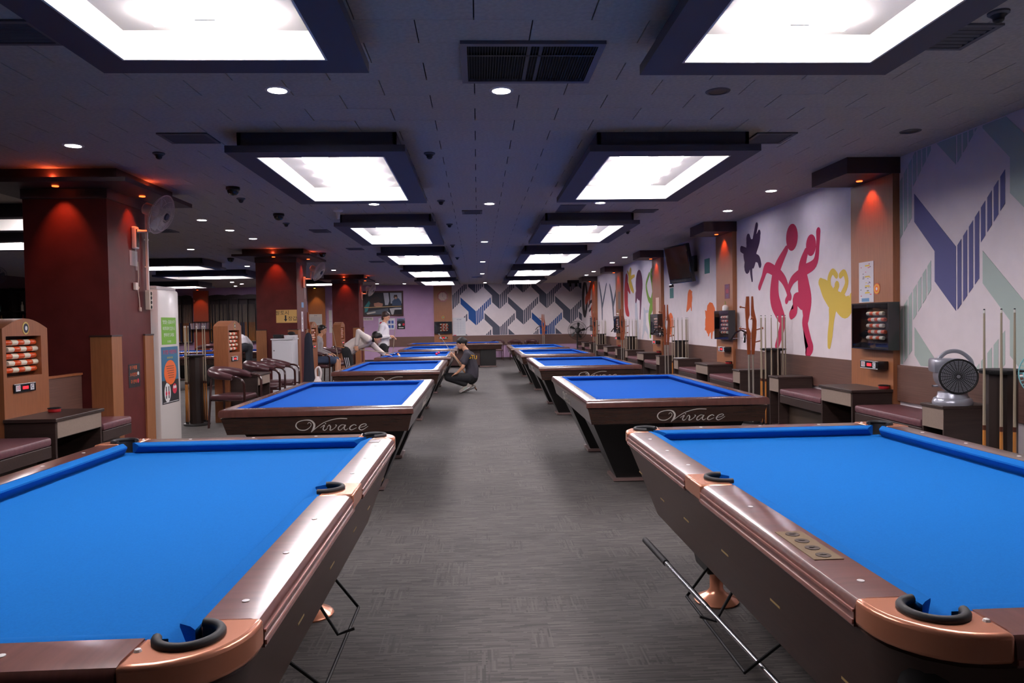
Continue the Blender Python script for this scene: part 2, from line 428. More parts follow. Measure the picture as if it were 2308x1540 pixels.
def rail_strip(name, m, parent, a, b, inward, w, top, mitre=0.0, h=.062, r=.018):
    """wood rail from a to b (outer edge, XY), width w towards inward, ends optionally mitred at 45 degrees"""
    a = V((*a, 0)); b = V((*b, 0)); d = (b - a).normalized(); q = V((*inward, 0))
    prof = [(0, top - h), (0, top - .03), (.004, top - .014), (.012, top - .004), (.028, top), (w, top), (w, top - h)]
    vs = []
    for e, s in ((a, 1), (b, -1)):
        for u, z in prof:
            p = e + q * u + d * s * u * mitre; vs.append((p.x, p.y, z))
    n = len(prof)
    fs = [tuple(range(n - 1, -1, -1)), tuple(range(n, 2 * n))] + [(i, (i + 1) % n, (i + 1) % n + n, i + n) for i in range(n)]
    return MB().add(vs, fs).build(name, m, parent, smooth=30)
def cushion(name, m, parent, a, b, inward, top, bed, cut0, cut1, w=.05):
    a = V((*a, 0)); b = V((*b, 0)); d = (b - a).normalized(); q = V((*inward, 0))
    prof = [(-.002, bed - .01), (-.002, top), (.012, top + .002), (w, top - .008), (w + .001, top - .015), (w - .042, bed - .01)]
    vs = []
    for e, s, c in ((a, 1, cut0), (b, -1, cut1)):
        for u, z in prof:
            p = e + q * u + d * s * max(u, 0) * c; vs.append((p.x, p.y, z))
    n = len(prof)
    fs = [tuple(range(n - 1, -1, -1)), tuple(range(n, 2 * n))] + [(i, (i + 1) % n, (i + 1) % n + n, i + n) for i in range(n)]
    return MB().add(vs, fs).build(name, m, parent, smooth=35)

def pool_table(label, x0, y0, W=1.55, L=2.76, top=.848):
    t = thing('pool_table', label, 'pool table', (x0 + W / 2, y0 + L / 2, 0))
    w, l = W / 2, L / 2; rw, cw = .125, .05; bed = top - .055
    cl, sl = .205, .10                      # corner and side casting lengths along the rail
    # cloth bed with the pocket mouths cut away
    c, s = .0, .012
    ix, iy = w - rw, l - rw
    poly = [(-ix, -iy), (ix, -iy), (ix, -.07), (ix - s, -.05), (ix - s, .05), (ix, .07), (ix, iy), (-ix, iy), (-ix, .07), (-ix + s, .05), (-ix + s, -.05), (-ix, -.07)]
    MB().prism(poly, bed - .09, bed).build('cloth_bed', M_FELT, t)
    # rails
    for sx in (-1, 1):
        for (ya, yb) in ((-l + cl, -sl), (sl, l - cl)):
            o = rail_strip('rail', M_RAIL, t, (sx * w, ya), (sx * w, yb), (-sx, 0), rw, top)
            for k in range(3):
                y = (-l + cl - .02) + (k + .35) * .335 if ya < 0 else (sl + .18) + k * .335
                MB().lathe([(.0001, top - .001), (.0085, top - .001), (.0085, top + .0015), (.0001, top + .0015)], 10, (sx * (w - .068), y, 0)).build('sight', M_PEARL, o)
            MB().box(sx * w - .004, sx * w + .004, ya, yb, top - .056, top - .046).build('bead', M_BEAD, o)
            MB().box(sx * w - .003, sx * w + .003, ya, yb, top - .030, top - .024).build('bead', M_BEAD, o)
            cushion('cushion', M_FELT, t, (sx * ix, ya - (.045 if ya < -.5 else .02)), (sx * ix, yb + (.045 if yb > .5 else .02)), (-sx, 0), top - .002, bed, 1.1 if ya < -.5 else .35, 1.1 if yb > .5 else .35)
    for sy in (-1, 1):
        o = rail_strip('rail', M_RAILX, t, (-w + cl, sy * l), (w - cl, sy * l), (0, -sy), rw, top)
        for k in range(3):
            MB().lathe([(.0001, top - .001), (.0085, top - .001), (.0085, top + .0015), (.0001, top + .0015)], 10, ((k - 1) * .335, sy * (l - .068), 0)).build('sight', M_PEARL, o)
        MB().box(-w + cl, w - cl, sy * l - .004, sy * l + .004, top - .056, top - .046).build('bead', M_BEAD, o)
        cushion('cushion', M_FELT, t, (-w + cl - .045, sy * iy), (w - cl + .045, sy * iy), (0, -sy), top - .002, bed, 1.1, 1.1)
    # corner castings, pocket liners and pockets
    ca, cr = .118, .054
    poly = [(cl, 0)] + [(.17 - .17 * math.sin(k * PI / 16), .17 - .17 * math.cos(k * PI / 16)) for k in range(9)] + [(0, cl), (rw, cl), (rw - .002, .19)]
    poly += [(ca + cr * math.cos(math.radians(a)), ca + cr * math.sin(math.radians(a))) for a in range(96, 360, 12)] + [(.19, rw - .002), (cl, rw)]
    for sx in (-1, 1):
        for sy in (-1, 1):
            fn = lambda u, v, z, sx=sx, sy=sy: (sx * (w - u), sy * (l - v), z)
            o = MB().prism(poly, top - .058, top + .002, fn).build('corner_casting', M_COPPER, t, bevel=.012, seg=3)
            arc = [fn(ca + (cr + .004) * math.cos(math.radians(a)), ca + (cr + .004) * math.sin(math.radians(a)), top + .006) for a in range(98, 356, 12)]
            MB().tube(arc, .0098, 10, flat=1.05).build('pocket_liner', M_RUBBER, o, smooth=True)
            MB().lathe([(.0001, top - .16), (cr + .012, top - .15), (cr + .012, top - .058)], 18, (sx * (w - ca), sy * (l - ca), 0)).build('pocket_well', M_BLACKM, o, smooth=True)
            wl = [(ca + (cr - .001) * math.cos(math.radians(a)), ca + (cr - .001) * math.sin(math.radians(a))) for a in range(96, 361, 12)]
            MB().add([fn(u, v, top - .002) for u, v in wl] + [fn(u, v, top - .14) for u, v in wl], [(k, k + 1, k + 1 + len(wl), k + len(wl)) for k in range(len(wl) - 1)]).build('pocket_wall', M_RUBBER, o, smooth=True)
            MB().sphere(fn(.19, .062, top + .001), .008, 8).build('rivet', M_PEARL, o)
        fn = lambda u, v, z, sx=sx: (sx * (w - u), v, z)
        sr = .058; sc = .118
        poly2 = [(0, -sl), (rw, -sl)] + [(sc + sr * math.cos(math.radians(a)), sr * math.sin(math.radians(a))) for a in range(276, 78, -12)] + [(rw, sl), (0, sl)]
        o = MB().prism(poly2, top - .058, top + .002, fn).build('side_casting', M_COPPER, t, bevel=.008, seg=2)
        arc = [fn(sc + (sr + .004) * math.cos(math.radians(a)) * 1.0, (sr + .004) * math.sin(math.radians(a)), top + .006) for a in range(285, 70, -12)]
        MB().tube(arc, .0095, 10, flat=1.05).build('pocket_liner', M_RUBBER, o, smooth=True)
        wl = [(sc + (sr - .001) * math.cos(math.radians(a)), (sr - .001) * math.sin(math.radians(a))) for a in range(276, 78, -12)]
        MB().add([fn(u, v, top - .002) for u, v in wl] + [fn(u, v, top - .14) for u, v in wl], [(k, k + 1, k + 1 + len(wl), k + len(wl)) for k in range(len(wl) - 1)]).build('pocket_wall', M_RUBBER, o, smooth=True)
        MB().lathe([(.0001, top - .16), (sr + .008, top - .15), (sr + .008, top - .058)], 18, (sx * (w - sc), 0, 0)).build('pocket_well', M_BLACKM, o, smooth=True)
    # apron tapering inwards
    z0, z1, z2 = top - .056, top - .068, .43
    def rect(i, z, r=.165):
        out = []
        for cx, cy, a0 in ((w - i - r, l - i - r, 0), (-w + i + r, l - i - r, 90), (-w + i + r, -l + i + r, 180), (w - i - r, -l + i + r, 270)):
            for k in range(5): a = math.radians(a0 + k * 22.5); out.append((cx + r * math.cos(a), cy + r * math.sin(a), z))
        return out
    rings = [rect(.016, z0), rect(.012, z1), rect(.135, z2), rect(.16, z2)]
    n = len(rings[0]); fs = []
    for i in range(3): fs += [(i * n + k, i * n + (k + 1) % n, (i + 1) * n + (k + 1) % n, (i + 1) * n + k) for k in range(n)]
    fs.append(tuple(3 * n + k for k in range(n)))
    ap = MB().add(sum(rings, []), fs).build('apron', M_APRON, t, smooth=35)
    for sx in (-1, 1):
        for k, y in enumerate((-1.02, -.62, -.2, .3, .72, 1.1)):
            f = (.62, .5, .45, .5, .55, .4)[k]; zz = z1 + (z2 - z1) * f; xx = w - .012 - .123 * f
            MB().box(sx * xx - .002, sx * xx + .002, y, y + .07, zz - .003, zz + .003).build('inlay_mark', M_GOLD, ap)
    for sx in (-1, 1):
        for sy in (-1, 1):
            cx, cy = sx * .365, sy * (l - .40)
            lo = [(cx + a * .075, cy + b * .10, .17) for a, b in ((-1, -1), (1, -1), (1, 1), (-1, 1))]
            hi = [(cx + a * .12, cy + b * .17, .43) for a, b in ((-1, -1), (1, -1), (1, 1), (-1, 1))]
            lg = MB().hexa(lo, hi).build('leg', M_BLACKLEG, t, bevel=.008)
            MB().lathe([(.0001, 0), (.108, 0), (.112, .008), (.10, .02), (.05, .045), (.034, .07), (.034, .17), (.0001, .17)], 24, (cx, cy, 0)).build('levelling_foot', M_COPPER, lg, smooth=True)
    return t
pt_l = pool_table('blue cloth pool table with copper corners, front left', -2.0, 1.305)
pt_r = pool_table('blue cloth pool table with copper corners, front right', .79, 1.30)
# rail plates
o = bx('rail_plate', mat('plate_grey', (120, 108, 106), .4), pt_l, .775 - .115, .775 - .065, 1.05, 1.12, .848, .850)
o = bx('rail_plate', mat('plate_olive', (112, 88, 52), .45), pt_r, -.775 + .03, -.775 + .105, -.93, -.69, .848, .850)
for k in range(4):
    MB().lathe([(.013, 0), (.019, 0), (.019, .0014), (.013, .0014)], 12, (-.775 + .067, -.9 + k * .06, .85)).build('plate_mark', mat('plate_mark', (60, 40, 24), .5), o)
    MB().box(-.775 + .058, -.775 + .076, -.903 + k * .06, -.897 + k * .06, .85, .8514).build('plate_mark', mat('plate_mark', (60, 40, 24), .5), o)
# wire hooks under both tables and the long bridge stick held on the right one
def wire_rack(t, sx):
    x = sx * .62
    MB().tube([(x, .28, .43), (x + sx * .10, .28, .30), (x + sx * .10, -.38, .30), (x, -.45, .43)], .006, 8).build('cue_rack_wire', M_BLACKM, t, smooth=True)
    MB().tube([(x, .0, .43), (x + sx * .07, .0, .31), (x + sx * .13, .0, .33)], .006, 8).build('cue_rack_wire', M_BLACKM, t, smooth=True)
wire_rack(pt_l, 1); wire_rack(pt_r, -1)
t = thing('bridge_stick', 'long silver bridge stick with black grip hung along the front right pool table', 'cue rest', (1.565, 2.68, 0))
A, B = V((-.745, .92, .345)), V((-.66, -.62, .325))
MB().tube([A, A + (B - A) * .22], .015, 10).build('grip', M_RUBBER, t, smooth=True)
MB().tube([A + (B - A) * .22, A + (B - A) * .55], .0115, 10).build('shaft', M_CHROME, t, smooth=True)
MB().tube([A + (B - A) * .55, B], .0095, 10).build('shaft', M_CHROME, t, smooth=True)
MB().box(B.x - .05, B.x + .05, B.y - .05, B.y, B.z - .03, B.z + .03, .008).build('bridge_head', M_BLACKM, t)

def carom_table(label, x0, y0, W=1.545, L=2.84, top=.792, rz=0.0, pedestal=False, group='carom billiard tables'):
    t = thing('carom_table', label, 'billiard table', (x0, y0, 0), rz, group)
    w, l = W / 2, L / 2; rw = .105; bed = top - .05; ix, iy = w - rw, l - rw
    MB().box(-ix, ix, -iy, iy, bed - .03, bed).build('cloth_bed', M_FELTC, t)
    for s in (-1, 1):
        o = rail_strip('rail', M_CRAIL, t, (s * w, -l), (s * w, l), (-s, 0), rw, top, 1)
        for k in range(9):
            MB().lathe([(.0001, top - .001), (.005, top - .001), (.005, top + .0012), (.0001, top + .0012)], 8, (s * (w - .06), (k - 4) * .28, 0)).build('sight', M_GOLD, o)
        o = rail_strip('rail', M_CRAIL, t, (-w, s * l), (w, s * l), (0, -s), rw, top, 1)
        for k in range(5):
            MB().lathe([(.0001, top - .001), (.005, top - .001), (.005, top + .0012), (.0001, top + .0012)], 8, ((k - 2) * .28, s * (l - .06), 0)).build('sight', M_GOLD, o)
        cushion('cushion', M_FELTC, t, (s * ix, -iy), (s * ix, iy), (-s, 0), top - .003, bed, 1, 1)
        cushion('cushion', M_FELTC, t, (-ix, s * iy), (ix, s * iy), (0, -s), top - .003, bed, 1, 1)
    zt, zb = top - .07, .585
    def ring(i, z): return [(w - i, l - i, z), (-w + i, l - i, z), (-w + i, -l + i, z), (w - i, -l + i, z)]
    R = [ring(.012, zt), ring(.018, zt - .012), ring(.05, zb)]
    fs = [(i * 4 + k, i * 4 + (k + 1) % 4, i * 4 + 4 + (k + 1) % 4, i * 4 + 4 + k) for i in range(2) for k in range(4)] + [(0, 1, 2, 3), (8, 9, 10, 11)]
    ap = MB().add(sum(R, []), fs).build('apron', M_CAROMW, t)
    tilt = math.atan2(.032, zt - .012 - zb); zc = (zt - .012 + zb) / 2 - .002; off = .034
    if not pedestal:
        for (x, y, rz2) in ((.12, -l + off - .0005, 0), (-.12, l - off + .0005, PI), (w - off + .0005, .2, PI / 2), (-w + off - .0005, .2, -PI / 2)):
            e = Matrix.Translation((x, y, zc)) @ Matrix.Rotation(rz2, 4, 'Z') @ Matrix.Rotation(PI / 2 + tilt, 4, 'X')
            o = link('lettering', VIV, None, ap); o.matrix_local = e
        for sx in (-1, 1):
            for sy in (-1, 1):
                q = lambda a, b, z: (sx * a, sy * b, z)
                lo = [q(w - .34, l - .52, .035), q(w - .70, l - .52, .035), q(w - .70, l - .80, .035), q(w - .34, l - .80, .035)]
                hi = [q(w - .09, l - .30, zb), q(w - .74, l - .30, zb), q(w - .74, l - .92, zb), q(w - .09, l - .92, zb)]
                lg = MB().hexa(lo, hi).build('leg', M_BLACKLEG, t)
                MB().box(min(sx * (w - .31), sx * (w - .73)), max(sx * (w - .31), sx * (w - .73)), min(sy * (l - .49), sy * (l - .83)), max(sy * (l - .49), sy * (l - .83)), .008, .035).build('foot_plate', mat('foot_trim', (120, 96, 92), .3, coat=.4), lg)
                for a, b in ((.38, .56), (.66, .56), (.38, .76), (.66, .76)):
                    MB().lathe([(.022, 0), (.022, .008)], 10, q(w - a, l - b, 0)).build('glide', M_CHROME, lg)
    else:
        # closed pedestal: two dark end blocks and a brown panel between
        for sy in (-1, 1):
            MB().box(-w + .2, w - .2, min(sy * (l - .22), sy * (l - .75)), max(sy * (l - .22), sy * (l - .75)), 0.02, zb).build('leg', M_BLACKLEG, t, bevel=.01)
            MB().box(-w + .18, w - .18, min(sy * (l - .20), sy * (l - .77)), max(sy * (l - .20), sy * (l - .77)), 0, .03).build('foot_plate', mat('foot_trim', (120, 96, 92), .3, coat=.4), t)
        MB().box(-w + .26, w - .26, -l + .7, l - .7, .05, zb).build('base_panel', mat('base_brown', (64, 36, 32), .45), t)
    return t
TR = ('nearest', 'second', 'third', 'farthest')
for i, y in enumerate((5.97, 10.76, 14.95, 18.93)):
    carom_table('dark wood carom billiard table with blue cloth, right row, %s of four' % TR[i], (.885, .895, .875, .85)[i] + 1.545 / 2, y + 1.43)
LT = []
for i, y in enumerate((5.87, 10.47, 14.75, 19.2)):
    LT.append(carom_table('dark wood carom billiard table with blue cloth, left row, %s of four' % TR[i], (-2.075, -2.10, -2.10, -2.10)[i] + 1.545 / 2, y + 1.43))
carom_table('long dark billiard table set crosswise before the back wall', -.76, 24.9, 1.6, 3.14, .80, PI / 2, True)
carom_table('billiard table of the left hall set crosswise, nearer one', -7.45, 18.0, rz=PI / 2)
carom_table('billiard table of the left hall set crosswise, farther one', -7.45, 21.3, rz=PI / 2)
# ================================================================ walls in detail
M_TAUPE = mat('taupe_laminate', (148, 130, 118), .5, noise=(60, .05))
M_WENGE = mat('wenge_laminate', (58, 44, 40), .4, grain=((4, 60, 60), .2))
M_CUSH = mat('bench_vinyl', (112, 74, 80), .35, noise=(30, .16), bump=(40, .2))
M_OR = mat('bead_orange', (226, 84, 28), .3, coat=.4)
M_IV = mat('bead_ivory', (240, 230, 206), .3, coat=.4)
def glass_mat():
    m = bpy.data.materials.new('clear_glass'); m.use_nodes = True; nt = m.node_tree; nt.nodes.clear(); N = nt.nodes.new
    o = N('ShaderNodeOutputMaterial'); mx = N('ShaderNodeMixShader'); tr = N('ShaderNodeBsdfTransparent'); gl = N('ShaderNodeBsdfGlossy'); fr = N('ShaderNodeMath'); lw = N('ShaderNodeLayerWeight')
    gl.inputs['Roughness'].default_value = .02; lw.inputs[0].default_value = .5; fr.operation = 'MULTIPLY_ADD'; fr.inputs[1].default_value = .5; fr.inputs[2].default_value = .03; pw = N('ShaderNodeMath'); pw.operation = 'POWER'; pw.inputs[1].default_value = 4; nt.links.new(lw.outputs['Facing'], pw.inputs[0]); nt.links.new(pw.outputs[0], fr.inputs[0]); tr.inputs[0].default_value = (.9, .92, .95, 1)
    nt.links.new(fr.outputs[0], mx.inputs[0]); nt.links.new(tr.outputs[0], mx.inputs[1]); nt.links.new(gl.outputs[0], mx.inputs[2]); nt.links.new(mx.outputs[0], o.inputs[0])
    return m
M_GLASS = glass_mat()
M_PAPER = mat('paper_white', (226, 226, 230), .7)
M_LED = mat('led_red', (255, 30, 40), .4, emit=2.2)
M_BOXPL = mat('scorer_black', (14, 14, 17), .25, coat=.4)

# ---- murals: flat painted bands on the wall
UL = [(-.607, 1.13), (0, .562), (0, 0), (-.297, .276), (-.297, .552), (-.607, .862)]
def clip(poly, x0, x1, y0, y1):
    for ax, lim, s in ((0, x0, 1), (0, x1, -1), (1, y0, 1), (1, y1, -1)):
        out = []
        for i in range(len(poly)):
            a, b = poly[i - 1], poly[i]; ia, ib = s * (a[ax] - lim) >= 0, s * (b[ax] - lim) >= 0
            if ia != ib:
                t = (lim - a[ax]) / (b[ax] - a[ax]); out.append((a[0] + (b[0] - a[0]) * t, a[1] + (b[1] - a[1]) * t))
            if ib: out.append(b)
        poly = out
        if len(poly) < 3: return []
    return poly
def clean(poly):
    out = []
    for p in poly:
        if not out or (abs(p[0] - out[-1][0]) + abs(p[1] - out[-1][1])) > 1e-4: out.append(p)
    if len(out) > 2 and abs(out[0][0] - out[-1][0]) + abs(out[0][1] - out[-1][1]) < 1e-4: out.pop()
    return out
def y_mural(parent, fn, u0, u1, v0, v1, cu, cv, pick):
    """lattice of Y motifs; (cu, cv) is the foot of motif (0,0); pick(i, j) -> material"""
    for i in range(-5, 6):
        for j in range(-4, 5):
            bu = cu + i * .945; bv = cv + j * 1.276 + (0.638 if i % 2 else 0)
            m = pick(i, j)
            p = clean(clip([(bu + u - .008, bv + v) for u, v in UL], u0, u1, v0, v1))
            if len(p) > 2: MB().prism(p, 0, .002, fn).build('mural_band', m, parent)
            st = MB()
            for k in range(8):
                a = .012 + k * .0745; b = a + .052
                top = lambda u: .562 + (u / .607) * .568
                def low(u):
                    return u / .297 * .276 if u <= .297 else .552 + (u - .297) / .31 * .31
                pts = [(a, low(a)), (b, low(b)), (b, top(b)), (a, top(a))]
                if a < .297 < b: pts = [(a, low(a)), (.297, .276), (.297, .552), (b, low(b)), (b, top(b)), (a, top(a))]
                p = clean(clip([(bu + u, bv + v) for u, v in pts], u0, u1, v0, v1))
                if len(p) > 2: st.prism(p, 0, .002, fn).build('mural_stripe', m, parent); st = MB()
# back wall: white field, dark slate and blue motifs
fb = lambda u, v, w: (u, YB - .004 - w, v)
bx('mural_ground', M_WALLP, wall_back, -1.01, XR, YB - .004, YB, .97, CE)
m_sl = mat('mural_slate', (84, 88, 104), .8); m_bl = mat('mural_blue', (34, 82, 150), .8)
y_mural(wall_back, fb, -1.0, XR - .01, .98, CE - .01, -.055, 1.37, lambda i, j: m_bl if (i, j) in ((0, 0), (3, -1)) else m_sl)
# right wall, bay by the camera: pastel motifs
fr_ = lambda u, v, w: (XR - .001 - w, -u, v)
m_pg = mat('mural_green', (184, 200, 192), .8); m_vi = mat('mural_indigo', (92, 92, 140), .8)
y_mural(wall_right, fr_, -7.04, -3.6, .975, CE - .01, -6.19, 1.486, lambda i, j: m_vi if (i, j) == (0, 0) else m_pg)
# plain painted silhouettes on the other bays
def ribbon(pts, w0, w1, fn, n=6):
    if len(pts) == 1:
        y, z, r = pts[0]
        return [(y + r * .8 * math.cos(a * PI / 12), z + r * .8 * math.sin(a * PI / 12)) for a in range(24)]
    P = spline([(p[0], p[1], p[2]) for p in pts], n); m = len(P); L, R = [], []
    for i, p in enumerate(P):
        t = V((P[min(i + 1, m - 1)].x - P[max(i - 1, 0)].x, P[min(i + 1, m - 1)].y - P[max(i - 1, 0)].y)).normalized(); nn = V((-t.y, t.x)); w = max(p.z, .008)
        L.append((p.x + nn.x * w, p.y + nn.y * w)); R.append((p.x - nn.x * w, p.y - nn.y * w))
    def cap(p, d, w, a):     # rounded end
        q = V((-d.y, d.x)); return [(p.x + d.x * w * math.sin(b) + q.x * w * math.cos(b), p.y + d.y * w * math.sin(b) + q.y * w * math.cos(b)) for b in a]
    e = P[-1]; d = V((P[-1].x - P[-2].x, P[-1].y - P[-2].y)).normalized()
    s = P[0]; d0 = V((P[0].x - P[1].x, P[0].y - P[1].y)).normalized()
    A = [k * PI / 6 for k in range(1, 6)]
    return L + cap(e, d, max(e.z, .008), A) + R[::-1] + cap(s, d0, max(s.z, .008), A)
def figure(strokes, m, depth):
    fn = lambda u, v, w: (XR - .0005 - w, u, v)
    mb = MB()
    for k, s in enumerate(strokes): mb.prism(clean(ribbon(s, 0, .002, fn)), 0, depth + k * .00012, fn)
    mb.build('mural_figure', m, wall_right)
FIG1 = {
    'crimson': [[(9.523, 2.52, 0.223)], [(8.97, 2.357, 0.169)], [(9.695, 2.381, 0.051), (9.989, 2.153, 0.098), (10.094, 1.94, 0.129), (10.098, 1.72, 0.152), (9.967, 1.552, 0.128), (9.839, 1.389, 0.089), (9.974, 1.143, 0.068), (10.043, 1.059, 0.053)], [(10.057, 2.103, 0.076), (10.367, 2.182, 0.078), (10.515, 2.05, 0.052), (10.648, 1.913, 0.048)], [(9.957, 2.069, 0.075), (9.765, 1.949, 0.066), (9.643, 1.771, 0.044), (9.707, 1.681, 0.044)], [(9.107, 2.284, 0.055), (9.222, 2.094, 0.104), (9.183, 1.84, 0.159), (9.116, 1.662, 0.151), (9.119, 1.475, 0.089), (9.148, 1.363, 0.076), (9.041, 1.164, 0.061), (8.988, 1.067, 0.061), (9.084, 1.001, 0.062)], [(9.194, 2.054, 0.076), (8.866, 2.128, 0.06), (8.786, 2.337, 0.043), (8.77, 2.503, 0.053)], [(9.28, 2.023, 0.063), (9.517, 1.948, 0.057), (9.642, 1.81, 0.044), (9.597, 1.73, 0.051)], [(9.229, 1.666, 0.118), (9.432, 1.698, 0.071), (9.434, 1.543, 0.057), (9.555, 1.493, 0.065)]],
    'violet': [[(11.082, 2.68, 0.1)], [(11.063, 2.625, 0.1), (11.006, 2.47, 0.249), (11.09, 2.342, 0.234), (11.132, 2.27, 0.126)], [(10.966, 2.466, 0.166), (10.728, 2.618, 0.105), (10.65, 2.71, 0.056)], [(10.843, 2.66, 0.049), (10.742, 2.838, 0.049)], [(11.127, 2.481, 0.059), (11.377, 2.552, 0.052)], [(10.968, 2.347, 0.058), (10.972, 2.168, 0.041), (10.936, 2.031, 0.025)], [(10.889, 2.369, 0.066), (10.696, 2.338, 0.057), (10.622, 2.244, 0.048)]],
    'yellow': [[(8.315, 1.82, 0.066)], [(8.35, 1.753, 0.062), (8.387, 1.64, 0.079), (8.423, 1.549, 0.087), (8.449, 1.41, 0.060), (8.487, 1.235, 0.058), (8.513, 1.106, 0.035)], [(8.446, 1.665, 0.118), (8.59, 1.788, 0.113), (8.715, 1.877, 0.057)], [(8.305, 1.638, 0.117), (8.125, 1.565, 0.133), (7.993, 1.628, 0.082), (7.971, 1.671, 0.056)], [(8.469, 1.724, 0.041), (8.503, 1.9, 0.038), (8.418, 1.987, 0.037), (8.325, 1.935, 0.037)], [(8.213, 1.691, 0.039), (8.089, 1.831, 0.036), (8.143, 1.956, 0.036), (8.233, 1.929, 0.036)]],
}
FIG2 = {
    'orange': [[(14.206, 1.887, 0.161), (14.281, 1.767, 0.119), (14.43, 1.625, 0.022)], [(14.168, 1.967, 0.053), (14.062, 1.993, 0.016)], [(14.139, 1.783, 0.053), (14.11, 1.64, 0.021)], [(12.936, 1.47, 0.293), (13.057, 1.376, 0.197)], [(13.172, 1.547, 0.07), (13.231, 1.605, 0.015)], [(12.876, 1.543, 0.058), (12.845, 1.598, 0.015)], [(13.118, 1.357, 0.079), (13.242, 1.271, 0.025)], [(12.999, 1.339, 0.069), (13.064, 1.169, 0.03)], [(12.853, 1.339, 0.068), (12.889, 1.125, 0.029)], [(12.766, 1.395, 0.067), (12.68, 1.413, 0.048)], [(15.658, 1.399, 0.213), (15.705, 1.286, 0.154)], [(15.784, 1.467, 0.048), (15.799, 1.524, 0.018)], [(15.664, 1.264, 0.071), (15.628, 1.106, 0.029)]],
    'scarlet': [[(20.277, 2.625, 0.153), (20.374, 2.223, 0.231), (20.328, 1.813, 0.199), (20.057, 1.635, 0.076)], [(20.149, 2.415, 0.106), (19.855, 2.23, 0.045)]],
    'gold': [[(19.738, 2.818, 0.089), (19.86, 2.599, 0.15), (19.735, 2.422, 0.119), (19.414, 2.239, 0.059)], [(19.857, 2.656, 0.06), (20.124, 2.817, 0.038)], [(19.723, 2.619, 0.06), (19.26, 2.645, 0.036)]],
    'plum': [[(18.714, 2.369, 0.494)], [(18.602, 2.203, 0.281), (18.557, 1.935, 0.098), (18.641, 1.51, 0.042)], [(19.037, 2.113, 0.129), (19.108, 1.979, 0.072)]],
    'lime': [[(17.034, 2.744, 0.032), (17.401, 2.599, 0.059), (17.259, 2.317, 0.091), (17.167, 2.091, 0.143), (17.389, 1.801, 0.144), (17.614, 1.553, 0.08), (17.521, 1.275, 0.066), (17.531, 1.074, 0.066)], [(17.561, 2.585, 0.046), (17.902, 2.326, 0.054), (17.699, 2.011, 0.067), (17.437, 1.902, 0.079)]],
    'pale': [[(19.112, 1.897, 0.101), (19.068, 1.568, 0.158), (18.9, 1.241, 0.086), (18.938, 0.995, 0.05)], [(18.16, 1.715, 0.069), (18.117, 1.454, 0.15), (18.306, 1.14, 0.069), (18.407, 1.006, 0.049)], [(18.069, 1.298, 0.095), (17.798, 1.146, 0.054), (17.772, 1.019, 0.04)], [(18.106, 1.662, 0.041), (17.716, 1.681, 0.033)]],
    'slate': [[(24.897, 2.764, 0.056), (24.425, 2.11, 0.111), (24.368, 1.551, 0.074)], [(23.491, 2.653, 0.044), (23.971, 2.234, 0.072), (24.273, 1.967, 0.073)], [(22.882, 2.587, 0.052), (22.442, 2.051, 0.119), (22.308, 1.504, 0.051)], [(21.65, 2.554, 0.049), (22.003, 2.227, 0.075), (22.33, 1.92, 0.076)]],
}
FIG3 = {
    'char': [[(28.3, 2.939, 0.171), (28.692, 2.517, 0.325), (28.625, 2.004, 0.324), (28.187, 1.743, 0.128), (27.814, 2.119, 0.231), (27.735, 2.48, 0.209), (27.967, 2.855, 0.148)]],
    'flame': [[(28.024, 2.258, 0.169), (27.347, 2.432, 0.165), (26.793, 2.729, 0.142), (26.374, 2.865, 0.1)], [(26.914, 2.543, 0.142), (27.159, 2.166, 0.082)], [(26.562, 1.896, 0.16), (26.478, 1.705, 0.18), (26.4, 1.452, 0.139)]],
    'char2': [[(27.387, 2.009, 0.052), (26.949, 2.16, 0.061), (26.333, 2.205, 0.05)], [(27.189, 1.843, 0.051), (26.453, 1.988, 0.05)]],
}
for c, rgb in (('crimson', (198, 34, 84)), ('violet', (62, 34, 72)), ('yellow', (228, 196, 84))): figure(FIG1[c], mat('mural_' + c, rgb, .75), .002)
for c, rgb in (('orange', (232, 108, 44)), ('pale', (206, 208, 216)), ('scarlet', (190, 36, 48)), ('plum', (106, 36, 74)), ('gold', (222, 184, 70)), ('lime', (124, 168, 52)), ('slate', (176, 180, 212))): figure(FIG2[c], mat('mural_' + c, rgb, .75), .002 if c in ('orange', 'pale', 'plum', 'slate') else .0045)
for c, rgb in (('char', (38, 32, 34)), ('flame', (206, 74, 36)), ('char2', (52, 44, 50))): figure(FIG3[c], mat('mural_' + c, rgb, .75), .002 if c == 'char' else .004)

# ---- dado boards and wooden pillars of the right wall and back wall
PIL = [7.455, 12.0, 16.6, 21.15, 25.7]
struct(bx('trim_1', M_DADO, None, XR - .03, XR, Y_F, YB, .61, .965))
struct(bx('trim_2', M_DADO, None, -4.6, XR - .03, YB - .03, YB, .58, .965))
struct(bx('baseboard_right', M_WENGE, None, XR - .02, XR, Y_F, YB, 0, .08))
struct(bx('baseboard_back', M_WENGE, None, X_L, XR - .02, YB - .02, YB, 0, .08))
PN = ('nearest the camera', 'second from the camera', 'third from the camera', 'fourth from the camera', 'farthest from the camera')
def lamp(parent, p, aim, color=(1, .16, .05), power=RED, size=1.0, blend=.6, r=.02):
    d = bpy.data.lights.new('lamp_beam', 'SPOT'); d.energy = power; d.color = color; d.spot_size = size; d.spot_blend = blend; d.shadow_soft_size = r
    o = bpy.data.objects.new('lamp_beam', d); COL.objects.link(o); o.parent = parent; o.location = p
    o.rotation_euler = V(aim).to_track_quat('-Z', 'Y').to_euler(); return o
